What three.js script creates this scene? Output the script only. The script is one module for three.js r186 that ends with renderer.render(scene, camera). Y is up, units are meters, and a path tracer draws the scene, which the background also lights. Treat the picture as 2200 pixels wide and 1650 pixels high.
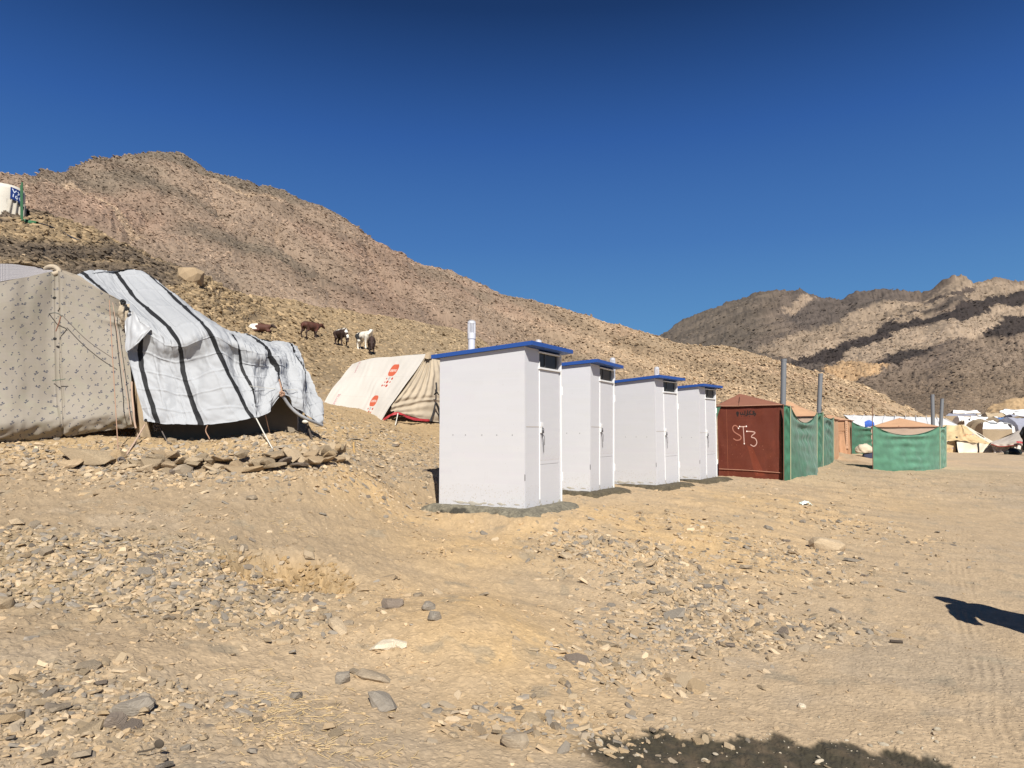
import * as THREE from 'three';
import { mergeGeometries, mergeVertices, toCreasedNormals } from 'three/addons/utils/BufferGeometryUtils.js';
import { ConvexGeometry } from 'three/addons/geometries/ConvexGeometry.js';
import { RoundedBoxGeometry } from 'three/addons/geometries/RoundedBoxGeometry.js';

// ---------------------------------------------------------------- camera, sky, sun, exposure
const scene = new THREE.Scene();
const W0 = 2200, H0 = 1650, FOC = 1514, EYE = 1.6, PITCH = Math.atan(105 / FOC);
const camera = new THREE.PerspectiveCamera(2 * Math.atan(H0 / 2 / FOC) * 180 / Math.PI, 4 / 3, 0.05, 4000);
camera.position.set(0, EYE, 0);
camera.rotation.set(PITCH, 0, 0);
const renderer = new THREE.WebGLRenderer();
renderer.toneMapping = THREE.LinearToneMapping;
const EXPOSURE = 1.5;
renderer.toneMappingExposure = EXPOSURE;
renderer.shadowMap.enabled = true;

const SUN_EL = 42 * Math.PI / 180, SUN_AZ = [0.17, -0.985];            // towards the sun: (x, depth)
const sun = new THREE.DirectionalLight(new THREE.Color(1, 0.955, 0.87), 4.4);
sun.name = 'sun';
sun.position.set(SUN_AZ[0] * Math.cos(SUN_EL), Math.sin(SUN_EL), -SUN_AZ[1] * Math.cos(SUN_EL)).multiplyScalar(80);
sun.castShadow = true;
Object.assign(sun.shadow.camera, { left: -60, right: 60, top: 60, bottom: -60, near: 1, far: 260 });
sun.shadow.mapSize.set(4096, 4096);
scene.add(sun, sun.target);

{ // clear, deep blue high-altitude sky: a gradient over elevation only
  const W = 256, H = 512, data = new Float32Array(W * H * 4);
  const stops = [[-90, 100, 84, 66], [-3, 112, 100, 88], [0, 116, 163, 206], [4, 104, 154, 202], [8, 93, 145, 196], [15, 73, 119, 181], [23, 54, 94, 160], [28, 43, 76, 132], [32, 34, 60, 105], [50, 24, 44, 78], [90, 18, 32, 60]];
  const lin = (c) => Math.pow(c / 255, 2.2);
  for (let j = 0; j < H; j++) {
    const el = ((j + 0.5) / H - 0.5) * 180;
    let k = 0; while (k < stops.length - 2 && el > stops[k + 1][0]) k++;
    const a = stops[k], b = stops[k + 1], t = Math.min(1, Math.max(0, (el - a[0]) / (b[0] - a[0])));
    for (let i = 0; i < W; i++) {
      const o = (j * W + i) * 4;
      for (let c = 0; c < 3; c++) data[o + c] = (lin(a[c + 1]) * (1 - t) + lin(b[c + 1]) * t) / EXPOSURE;
      data[o + 3] = 1;
    }
  }
  const t = new THREE.DataTexture(data, W, H, THREE.RGBAFormat, THREE.FloatType);
  t.mapping = THREE.EquirectangularReflectionMapping;
  t.magFilter = THREE.LinearFilter; t.minFilter = THREE.LinearFilter; t.wrapS = THREE.RepeatWrapping;
  t.needsUpdate = true;
  scene.background = t; scene.environment = t;
}

// ---------------------------------------------------------------- helpers
let seed = 20240611;
function rnd() { seed = (seed + 0x6D2B79F5) | 0; let t = Math.imul(seed ^ (seed >>> 15), 1 | seed); t = (t + Math.imul(t ^ (t >>> 7), 61 | t)) ^ t; return ((t ^ (t >>> 14)) >>> 0) / 4294967296; }
const rr = (a, b) => a + (b - a) * rnd();
const gauss = () => Math.sqrt(-2 * Math.log(1 - rnd() * 0.9999)) * Math.cos(6.2832 * rnd());
const clamp = (x, a, b) => x < a ? a : x > b ? b : x;
const sst = (x, a, b) => { const t = clamp((x - a) / (b - a), 0, 1); return t * t * (3 - 2 * t); };
const lerp = (a, b, t) => a + (b - a) * t;
const V = (x, y, z) => new THREE.Vector3(x, y, z);
const PERM = new Uint8Array(512), GX = new Float32Array(256), GY = new Float32Array(256);
{ const p = [...Array(256).keys()]; for (let i = 255; i > 0; i--) { const j = Math.floor(rnd() * (i + 1)); [p[i], p[j]] = [p[j], p[i]]; } for (let i = 0; i < 512; i++) PERM[i] = p[i & 255]; for (let i = 0; i < 256; i++) { const a = rnd() * 6.28318; GX[i] = Math.cos(a); GY[i] = Math.sin(a); } }
function noise(x, y) {
  const xi = Math.floor(x), yi = Math.floor(y), fx = x - xi, fy = y - yi, X = xi & 255, Y = yi & 255;
  const u = fx * fx * fx * (fx * (fx * 6 - 15) + 10), v = fy * fy * fy * (fy * (fy * 6 - 15) + 10);
  const a = PERM[X + PERM[Y]], b = PERM[X + 1 + PERM[Y]], c = PERM[X + PERM[(Y + 1) & 255]], d = PERM[X + 1 + PERM[(Y + 1) & 255]];
  const n00 = GX[a] * fx + GY[a] * fy, n10 = GX[b] * (fx - 1) + GY[b] * fy, n01 = GX[c] * fx + GY[c] * (fy - 1), n11 = GX[d] * (fx - 1) + GY[d] * (fy - 1);
  return 1.5 * (n00 + u * (n10 - n00) + v * (n01 - n00 + u * (n00 - n10 - n01 + n11)));
}
function fbm(x, y, o) { let s = 0, a = 0.5; for (let i = 0; i < o; i++) { s += a * noise(x, y); x = x * 2.03 + 17.3; y = y * 2.03 + 9.1; a *= 0.5; } return s; }
const ridge = (x, y) => 1 - 2 * Math.abs(noise(x, y));
// a point of the place: px, py are where the 2200 x 1650 photograph shows it, D is its distance ahead in metres
function P(px, py, D) {
  const x = (px - 1100) / FOC, y = (825 - py) / FOC, c = Math.cos(PITCH), s = Math.sin(PITCH), t = D / (c - y * s);
  return V(x * t, EYE + (y * c + s) * t, -D);
}
const names = new Map();
function numbered(n) { const k = names.get(n) ?? 0; names.set(n, k + 1); return k ? n + '_' + String(k).padStart(3, '0') : n; }
function tag(o, label, category, group, kind) { if (label) o.userData.label = label; if (category) o.userData.category = category; if (group) o.userData.group = group; if (kind) o.userData.kind = kind; return o; }
function thing(name, label, category, pos, turn = 0, group) {
  const o = new THREE.Group(); o.name = numbered(name); scene.add(o);
  if (pos) o.position.copy(pos); o.rotation.y = turn; o.userData = { label, category }; if (group) o.userData.group = group;
  return o;
}
function part(name, geo, mat, parent) {
  const m = new THREE.Mesh(Array.isArray(geo) ? mergeGeometries(geo.map(plain)) : geo, mat);
  m.name = parent === scene ? numbered(name) : name; m.castShadow = m.receiveShadow = true; parent.add(m); return m;
}
function plain(g) { const h = g.index ? g.toNonIndexed() : g; for (const k of Object.keys(h.attributes)) if (!['position', 'normal', 'uv', 'color'].includes(k)) h.deleteAttribute(k); return h; }
// a part whose shape is given in world coordinates
function partW(name, geo, mat, parent) {
  parent.updateWorldMatrix(true, false);
  const g = (Array.isArray(geo) ? mergeGeometries(geo.map(plain)) : geo.clone()).applyMatrix4(parent.matrixWorld.clone().invert());
  return part(name, g, mat, parent);
}
const std = (rgb, rough = 0.9, o = {}) => new THREE.MeshStandardMaterial({ color: new THREE.Color().setRGB(...rgb), roughness: rough, ...o });
function tubeOf(points, r, seg = 24, rad = 6, closed = false) { return new THREE.TubeGeometry(new THREE.CatmullRomCurve3(points, closed, 'catmullrom', 0.5), seg, r, rad, closed); }
function rope(a, b, r = 0.008, sag = 0.02) { const m = a.clone().lerp(b, 0.5); m.y -= sag; return tubeOf([a, m, b], r, 10, 5); }
function box(w, h, d, x, y, z, r = 0.004) { return new RoundedBoxGeometry(w, h, d, 2, Math.min(r, w / 2.1, h / 2.1, d / 2.1)).translate(x, y, z); }
function cr(a, b, c, d, t) { return 0.5 * (2 * b + (c - a) * t + (2 * a - 5 * b + 4 * c - d) * t * t + (3 * b - a - 3 * c + d) * t * t * t); }
// cloth: a sheet through a grid of points (rows of columns), smooth between them, pushed along its normal by disp(u, v) with u, v in columns and rows
function cloth(rows, nu, nv, disp, uvScale = [1, 1], tri = false) {
  const R = rows.length, C = rows[0].length, at = (u, v) => {
    const fu = Math.min(u, C - 1 - 1e-6), fv = Math.min(v, R - 1 - 1e-6), i = Math.floor(fu), j = Math.floor(fv), tu = fu - i, tv = fv - j, out = V(0, 0, 0);
    for (const k of ['x', 'y', 'z']) {
      const line = [];
      for (let b = -1; b <= 2; b++) {
        const row = rows[clamp(j + b, 0, R - 1)];
        line.push(cr(row[clamp(i - 1, 0, C - 1)][k], row[i][k], row[Math.min(i + 1, C - 1)][k], row[Math.min(i + 2, C - 1)][k], tu));
      }
      out[k] = cr(line[0], line[1], line[2], line[3], tv);
    }
    return out;
  };
  const pos = [], uv = [], idx = [];
  for (let b = 0; b <= nv; b++) for (let a = 0; a <= nu; a++) {
    const u = a / nu * (C - 1), v = b / nv * (R - 1), p = at(u, v);
    if (disp) {
      const e = 0.02, n = at(Math.min(u + e, C - 1), v).sub(at(Math.max(u - e, 0), v)).cross(at(u, Math.min(v + e, R - 1)).sub(at(u, Math.max(v - e, 0)))).normalize();
      p.addScaledVector(n, disp(u, v, p));
    }
    pos.push(p.x, p.y, p.z); uv.push(a / nu * uvScale[0], (1 - b / nv) * uvScale[1]);
  }
  for (let b = 0; b < nv; b++) for (let a = 0; a < nu; a++) { const k = b * (nu + 1) + a; idx.push(k, k + nu + 1, k + 1, k + 1, k + nu + 1, k + nu + 2); }
  if (uvScale === 'metres') { // lay the pattern out by length along the sheet
    const q = (a, b) => { const k = (b * (nu + 1) + a) * 3; return V(pos[k], pos[k + 1], pos[k + 2]); }, mu = [0], mv = [0], bm = nv >> 1, am = nu >> 1;
    for (let a = 1; a <= nu; a++) mu.push(mu[a - 1] + q(a, bm).distanceTo(q(a - 1, bm))); for (let b = 1; b <= nv; b++) mv.push(mv[b - 1] + q(am, b).distanceTo(q(am, b - 1)));
    for (let b = 0; b <= nv; b++) for (let a = 0; a <= nu; a++) { uv[(b * (nu + 1) + a) * 2] = mu[a]; uv[(b * (nu + 1) + a) * 2 + 1] = -mv[b]; }
  }
  const g = new THREE.BufferGeometry();
  g.setAttribute('position', new THREE.Float32BufferAttribute(pos, 3)); g.setAttribute('uv', new THREE.Float32BufferAttribute(uv, 2)); g.setIndex(idx); g.computeVertexNormals();
  return g;
}
function canvasTex(w, h, draw, srgb = true) {
  const c = document.createElement('canvas'); c.width = w; c.height = h; draw(c.getContext('2d'), w, h);
  const t = new THREE.CanvasTexture(c); if (srgb) t.colorSpace = THREE.SRGBColorSpace; t.wrapS = t.wrapT = THREE.RepeatWrapping; return t;
}
function dataTex(n, f, srgb = false) {   // f(i, j) gives [r, g, b] in 0..1
  const d = new Uint8Array(n * n * 4);
  for (let j = 0; j < n; j++) for (let i = 0; i < n; i++) { const c = f(i, j), o = (j * n + i) * 4; for (let k = 0; k < 3; k++) d[o + k] = clamp(c[k], 0, 1) * 255; d[o + 3] = 255; }
  const t = new THREE.DataTexture(d, n, n); t.wrapS = t.wrapT = THREE.RepeatWrapping; t.magFilter = THREE.LinearFilter; t.minFilter = THREE.LinearMipmapLinearFilter; if (srgb) t.colorSpace = THREE.SRGBColorSpace; t.needsUpdate = true; return t;
}
// noise that tiles n times round
function tileNoise(x, y, per) { // value noise with period per
  const xi = Math.floor(x), yi = Math.floor(y), fx = x - xi, fy = y - yi, h = (a, b) => PERM[(((a % per) + per) % per + PERM[(((b % per) + per) % per) & 255]) & 511] / 255;
  const u = fx * fx * (3 - 2 * fx), v = fy * fy * (3 - 2 * fy);
  return lerp(lerp(h(xi, yi), h(xi + 1, yi), u), lerp(h(xi, yi + 1), h(xi + 1, yi + 1), u), v);
}

// ---------------------------------------------------------------- the lie of the land
function tableAt(tab, x, k) { if (x <= tab[0][0]) return tab[0][k]; for (let i = 1; i < tab.length; i++) if (x <= tab[i][0]) { const t = (x - tab[i - 1][0]) / (tab[i][0] - tab[i - 1][0]); return lerp(tab[i - 1][k], tab[i][k], t); } return tab[tab.length - 1][k]; }
// bearing column (where the photograph shows it), skyline row, distance of that ridge
const SKY = [[-900, 470, 120], [-400, 430, 125], [-150, 400, 130], [0, 386, 132], [35, 382, 134], [55, 390, 135], [64, 371, 135], [100, 375, 138], [120, 374, 140], [180, 348, 150], [250, 331, 160], [320, 325, 168], [370, 333, 172], [430, 363, 176], [500, 388, 180], [545, 401, 182], [600, 413, 184], [640, 432, 186], [700, 455, 188], [760, 490, 190], [830, 532, 192], [880, 565, 192], [930, 584, 194], [1000, 605, 194], [1080, 637, 192], [1180, 656, 188], [1240, 680, 184], [1310, 703, 178], [1400, 724, 168], [1440, 737, 164], [1475, 747, 160], [1520, 751, 156], [1560, 750, 152], [1620, 764, 144], [1700, 789, 136], [1780, 808, 128], [1850, 834, 120], [1900, 858, 114], [1940, 880, 112], [1980, 897, 118], [2050, 908, 130], [2095, 906, 140], [2113, 896, 146], [2127, 884, 150], [2162, 868, 155], [2200, 858, 160], [2300, 838, 165], [2700, 800, 170], [3500, 820, 170]];
// nearer spur: row and distance of its crest
const SPUR = [[-900, 500, 30], [-400, 470, 31], [0, 464, 34], [60, 476, 34], [100, 490, 35], [200, 522, 36], [300, 562, 39], [400, 600, 42], [500, 640, 47], [600, 657, 53], [700, 672, 60], [800, 690, 66], [900, 706, 71], [1000, 730, 76], [1100, 765, 80], [1250, 815, 84]];
const BASE = [[-900, 6.5], [-400, 6.0], [0, 5.3], [300, 4.4], [640, 2.6], [760, 2.2], [900, 1.9], [1100, 1.25], [1400, 0.8], [1700, 0.5], [1900, 0.3], [2200, 0.12], [3500, 0]];
const BASE2 = [[1100, 2.9], [1250, 2.4], [1400, 1.7], [1700, 0.9], [1900, 0.45], [2200, 0.35], [3500, 0.3]];   // at 40 m, right of the spur
function pchip(xs, ys, x) {
  const n = xs.length; if (x <= xs[0]) return ys[0]; if (x >= xs[n - 1]) return ys[n - 1] + (x - xs[n - 1]) * -0.45;
  let i = 0; while (x > xs[i + 1]) i++;
  const d = (k) => (ys[k + 1] - ys[k]) / (xs[k + 1] - xs[k]), m = (k) => { if (k === 0) return d(0); if (k === n - 1) return d(n - 2) * 0.3; const a = d(k - 1), b = d(k); return a * b <= 0 ? 0 : 2 * a * b / (a + b); };
  const h = xs[i + 1] - xs[i], t = (x - xs[i]) / h, t2 = t * t, t3 = t2 * t;
  return (2 * t3 - 3 * t2 + 1) * ys[i] + (t3 - 2 * t2 + t) * h * m(i) + (-2 * t3 + 3 * t2) * ys[i + 1] + (t3 - t2) * h * m(i + 1);
}
const colCache = new Map();
function column(px) {                       // profile of the land along one bearing
  const key = Math.round(px * 4); if (colCache.has(key)) return colCache.get(key);
  px = clamp(px, -2600, 5200);
  const c = Math.cos(Math.atan((px - 1100) / FOC)), pc = clamp(px, -900, 3500), cc = Math.cos(Math.atan((pc - 1100) / FOC));
  const Rr = tableAt(SKY, pc, 2) / cc, yr = EYE + (930 - tableAt(SKY, pc, 1)) / FOC * tableAt(SKY, pc, 2);
  const y0 = tableAt(BASE, pc, 1), y2 = lerp(lerp(y0, yr, 0.12), tableAt(BASE2, pc, 1), sst(pc, 950, 1100)), fl = sst(pc, 1930, 2000), bx = [22, 40, lerp(40, Rr, 0.5), lerp(40, Rr, 0.8), Rr], by = [y0, y2, lerp(y2, yr, lerp(0.36, 0.2, fl)), lerp(y2, yr, lerp(0.76, 0.55, fl)), yr];
  const xs = [22], ys = [y0], w = 1 - sst(pc, 950, 1250), sd = tableAt(SPUR, pc, 2), sy = EYE + (930 - tableAt(SPUR, pc, 1)) / FOC * sd, rs = sd / cc, k = sst(pc, 420, 640);
  for (const [x, y] of [[lerp(lerp(22, rs, 0.55), 44 / cc, k), lerp(y0, sy, lerp(0.56, lerp(0.6, 0.52, sst(pc, 520, 900)), k))], [rs, sy], [rs * 1.14, sy - 0.2], [lerp(rs, Rr, 0.58), lerp(sy, yr, 0.5)]]) { if (x > Rr - 4) continue; xs.push(x); ys.push(lerp(pchip(bx, by, x), y, w)); }
  xs.push(Rr); ys.push(yr);
  const o = { xs, ys, Rr, yr }; colCache.set(key, o); return o;
}
function hillY(px, r) { const q = Math.round(px * 4) / 4, lo = column(q); return pchip(lo.xs, lo.ys, r); }

const CTRL = [];                            // x, depth, height
const ctl = (px, py, D) => { const p = P(px, py, D); CTRL.push([p.x, D, p.y]); };
const at = (x, D, y) => CTRL.push([x, D, y]);
for (const [x, D] of [[2, 3], [3, 5], [4.4, 6.6], [5.6, 8.2], [7, 10], [9, 14], [12, 19], [15, 24], [6, 4], [10, 8], [14, 14], [18, 20], [0.4, 2.2], [0, 0.3], [3, 0], [8, 0], [16, 4]]) at(x, D, 0);
at(0.62, 4.3, 0.03); at(2, 5.4, 0.02); at(3.5, 7.3, 0.04); at(5.5, 9.9, 0.05); at(8.2, 15.2, 0.1); at(10.6, 20.2, 0.12); at(15, 26, 0.12); at(19, 27, 0.08);
// the bench the white cabins stand on
at(0.173, 9.33, 0.53); at(0.72, 10.27, 0.54); at(-1.03, 10, 0.56); at(-0.4, 10.9, 0.62); at(1.306, 11.77, 0.56); at(1.85, 12.7, 0.56); at(0.1, 12.4, 0.66); at(2.92, 14.2, 0.5); at(3.6, 15.1, 0.5); at(1.8, 15.1, 0.62); at(4.35, 16.28, 0.47); at(5, 17.1, 0.46); at(3.2, 17.2, 0.6);
at(6.97, 18.2, 0.4); at(5.5, 19, 0.46); at(8.4, 20.4, 0.36); at(9.98, 23, 0.33); at(12.1, 26.5, 0.3); at(7.2, 22, 0.5);
at(-1.55, 10.3, 0.68); at(-1.3, 9.6, 0.58); at(1.05, 8.85, 0.42); at(2.2, 11.2, 0.45); at(3.8, 13.65, 0.42); at(5.2, 15.75, 0.38); at(7.5, 17.9, 0.33);
at(1.6, 8.3, 0.38); at(2.9, 10.6, 0.38); at(4.5, 13, 0.37); at(6.3, 15.6, 0.33); at(2.3, 7.7, 0.2); at(3.7, 9.9, 0.2); at(5.4, 12.3, 0.19); at(7.4, 15, 0.16);
at(0.1, 8.5, 0.4); ctl(1000, 1250, 6.5); ctl(900, 1400, 4.8); ctl(900, 1600, 3.4); ctl(700, 1500, 4.0); ctl(1150, 1350, 5.55);
ctl(300, 1250, 5.3); ctl(100, 1250, 5.1); ctl(300, 1450, 3.75); ctl(20, 1450, 3.6); ctl(300, 1640, 2.75); ctl(560, 1640, 2.95); ctl(560, 1350, 4.75); ctl(-300, 1250, 4.9);
ctl(300, 1085, 7.3); ctl(600, 1085, 7.7); ctl(60, 1085, 7.1); ctl(800, 1085, 9.0); ctl(905, 1032, 10.2); ctl(850, 965, 12.6); ctl(830, 912, 16.3); ctl(720, 935, 12.6);
ctl(160, 1012, 8.5); ctl(440, 1020, 8.6); ctl(700, 1002, 9.0); ctl(0, 1010, 8.1); ctl(300, 968, 9.0); ctl(700, 962, 9.6); ctl(500, 966, 9.2); ctl(0, 955, 9.0); ctl(100, 952, 9.1); ctl(250, 940, 9.4); ctl(-300, 960, 8.7);
ctl(320, 948, 10.0); ctl(635, 928, 10.9); ctl(500, 938, 10.5); at(-5.2, 12, 1.9); at(-3.2, 13.2, 1.75); at(-8, 11, 1.9); at(-9, 9, 1.6); at(-3.4, 16, 2.0); at(-1.8, 18.5, 1.9);
at(-9, 4, 0.9); at(-8, 0, 0.6); at(-4, -2, 0.25); at(0, -10, 0); at(-14, -8, 1.2); at(14, -8, 0); at(24, 8, 0); at(-18, 4, 2.2); at(-14, 10, 2.8);
for (const px of [-900, -400, -100, 150, 400, 640, 760, 900, 1100, 1300, 1500, 1700, 1900, 2100, 2300, 2700, 3500]) for (const r of [21, 25, 30]) { const a = Math.atan((px - 1100) / FOC); at(r * Math.sin(a), r * Math.cos(a), hillY(px, r)); }
let TPS;
{ // thin-plate spline through the control heights, slightly smoothed
  const n = CTRL.length, N = n + 3, A = [], K = (r2) => r2 < 1e-9 ? 0 : 0.5 * r2 * Math.log(r2);
  for (let i = 0; i < N; i++) { A.push(new Float64Array(N + 1)); }
  for (let i = 0; i < n; i++) {
    for (let j = 0; j < n; j++) { const dx = CTRL[i][0] - CTRL[j][0], dz = CTRL[i][1] - CTRL[j][1]; A[i][j] = K(dx * dx + dz * dz); }
    A[i][i] += 0.12; A[i][n] = 1; A[i][n + 1] = CTRL[i][0]; A[i][n + 2] = CTRL[i][1]; A[n][i] = 1; A[n + 1][i] = CTRL[i][0]; A[n + 2][i] = CTRL[i][1]; A[i][N] = CTRL[i][2];
  }
  for (let c = 0; c < N; c++) {
    let p = c; for (let r = c + 1; r < N; r++) if (Math.abs(A[r][c]) > Math.abs(A[p][c])) p = r; [A[c], A[p]] = [A[p], A[c]];
    for (let r = c + 1; r < N; r++) { const f = A[r][c] / A[c][c]; if (f) for (let k = c; k <= N; k++) A[r][k] -= f * A[c][k]; }
  }
  const x = new Float64Array(N); for (let r = N - 1; r >= 0; r--) { let s = A[r][N]; for (let k = r + 1; k < N; k++) s -= A[r][k] * x[k]; x[r] = s / A[r][r]; }
  TPS = (X, D) => { let s = x[n] + x[n + 1] * X + x[n + 2] * D; for (let i = 0; i < n; i++) { const dx = X - CTRL[i][0], dz = D - CTRL[i][1]; s += x[i] * K(dx * dx + dz * dz); } return s; };
}
function baseY(X, D) {
  const r = Math.hypot(X, D), w = D < 1 ? 0 : sst(r, 20, 27) * sst(D, 1, 4);
  let y = 0; if (w < 1) { const far = sst(r, 34, 60); y = TPS(X, D); if (D < 4) y = lerp(y, X < -6 ? 1.5 : 0, far * (1 - sst(D, 1, 4))); }
  if (w > 0) y = lerp(y, hillY(1100 + FOC * X / D, r), w);
  return y;
}
// where a line of sight meets the land
function hit(px, py, from = 2.4, to = 230, f = baseY) { let a = from; const o = P(px, py, 1), dx = o.x, dy = o.y - EYE; let prev = a; for (let D = from; D < to; D *= 1.012) { if (EYE + dy * D < f(dx * D, D)) { let lo = prev, hi = D; for (let k = 0; k < 12; k++) { const m = (lo + hi) / 2; if (EYE + dy * m < f(dx * m, m)) hi = m; else lo = m; } return V(dx * hi, f(dx * hi, hi), -hi); } prev = D; } return null; }

// footings of the four white cabins: near corner (where the photograph shows it, foot and top of a 2.2 m wall) and bearing of the door side
const CW = 1.09, CL = 1.385, CH = 2.2, CB = 2.115;
const FOOTINGS = [[1128, 1102, 744, 30], [1268, 1063, 780, 29], [1411, 1048.6, 813, 37], [1504.5, 1034.8, 830, 36]].map(([px, yb, yt, phi]) => {
  const a = phi * Math.PI / 180; let D = 8; for (let k = 0; k < 40; k++) D *= CH / (P(px, yt, D).y - P(px, yb, D).y);
  const c = P(px, yb, D), w = V(Math.sin(a), 0, -Math.cos(a)), l = V(-Math.cos(a), 0, -Math.sin(a)); return { o: c.addScaledVector(w, CW / 2).addScaledVector(l, CL / 2), w, l, turn: Math.PI / 2 - a };
});
function padded(X, D, y) { for (const f of FOOTINGS) { const dx = X - f.o.x, dz = -D - f.o.z, r2 = dx * dx + dz * dz; if (r2 > 5) continue; const u = Math.max(0, Math.abs(dx * f.w.x + dz * f.w.z) - CW / 2), v = Math.max(0, Math.abs(dx * f.l.x + dz * f.l.z) - CL / 2); y = lerp(y, f.o.y - 0.03, 1 - sst(Math.hypot(u, v), 0.26, 0.85)); } return y; }
// soft regions of the ground: [x, depth, rx, rd, strength]
const G2 = (list, X, D) => { let s = 0; for (const [x, d, a, b, k] of list) { const u = (X - x) / a, v = (D - d) / b, q = u * u + v * v; if (q < 9) s += k * Math.exp(-q); } return s; };
const region = (list) => list.map(([px, py, a, b, k]) => { const p = hit(px, py); return [p.x, -p.z, a, b, k]; });
const ROCKY = region([[60, 1190, 1.2, 0.5, 1], [230, 1215, 1.1, 0.5, 1], [390, 1200, 0.8, 0.4, 0.8], [120, 1270, 0.9, 0.4, 0.8], [430, 1270, 0.6, 0.35, 0.7], [530, 1320, 0.5, 0.3, 0.6], [250, 1480, 0.6, 0.25, 0.5], [90, 1560, 0.6, 0.2, 0.4]]);
const SCREE = region([[1270, 1180, 0.5, 0.6, 0.9], [1400, 1215, 0.5, 0.6, 1], [1470, 1290, 0.5, 0.5, 1], [1540, 1350, 0.45, 0.4, 0.9], [1400, 1370, 0.5, 0.35, 0.7], [1620, 1220, 0.8, 0.8, 0.6], [1720, 1200, 0.7, 0.8, 0.6], [1820, 1130, 0.9, 1.6, 0.5], [1480, 1130, 1.2, 1, 0.45], [1340, 1450, 0.4, 0.3, 0.6], [1180, 1560, 0.5, 0.25, 0.6], [1740, 1350, 0.5, 0.3, 0.35]]);
const SANDY = region([[800, 1060, 1.4, 0.9, 0.9], [1040, 1180, 1.1, 0.9, 1], [1000, 1330, 0.9, 0.9, 0.9], [1150, 1440, 0.6, 0.6, 0.8], [1400, 1120, 1.8, 1.6, 1], [1650, 1080, 2, 2.4, 0.9], [1560, 1190, 1, 1, 0.8], [1900, 1080, 1.4, 2.5, 0.5], [1130, 1560, 0.5, 0.3, 0.7]]);
const PIT = region([[612, 1225, 0.62, 0.5, 1]])[0];
const WETLINE = (X, D) => { // edge of the damp patch at the bottom right, in world metres
  const e = 3.79 + 0.1 * fbm(X * 2.6 + 3, 4.2, 3) - 0.16 * sst(X, 1.25, 1.9) - 0.5 * sst(X, 1.95, 2.5) + 0.05 * sst(X, 0.4, 0.9);
  return sst(e - D + 0.16 * fbm(X * 6, D * 6, 4) + 0.02 * noise(X * 31, D * 31), -0.015, 0.03) * sst(X + 0.12 * fbm(D * 6, X * 3, 2) + (D - 3.4) * 0.2, 0.3, 0.5);
};
const TRACK = new THREE.CatmullRomCurve3([V(2.1, 0, 2.6), V(2.52, 0, 3.85), V(3.2, 0, 4.9), V(3.85, 0, 6.05), V(5.6, 0, 9), V(9, 0, 14.2)]).getPoints(160);
function trackDist(X, D) { let best = 9; for (let i = 0; i < TRACK.length - 1; i++) { const a = TRACK[i], b = TRACK[i + 1]; if (D < a.z - 0.6 || D > b.z + 0.6) continue; const dx = b.x - a.x, dz = b.z - a.z, t = clamp(((X - a.x) * dx + (D - a.z) * dz) / (dx * dx + dz * dz), 0, 1), ex = X - a.x - dx * t, ez = D - a.z - dz * t, s = Math.hypot(ex, ez); if (s < Math.abs(best)) best = s * Math.sign(ex * dz - ez * dx); } return best; }
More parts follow.
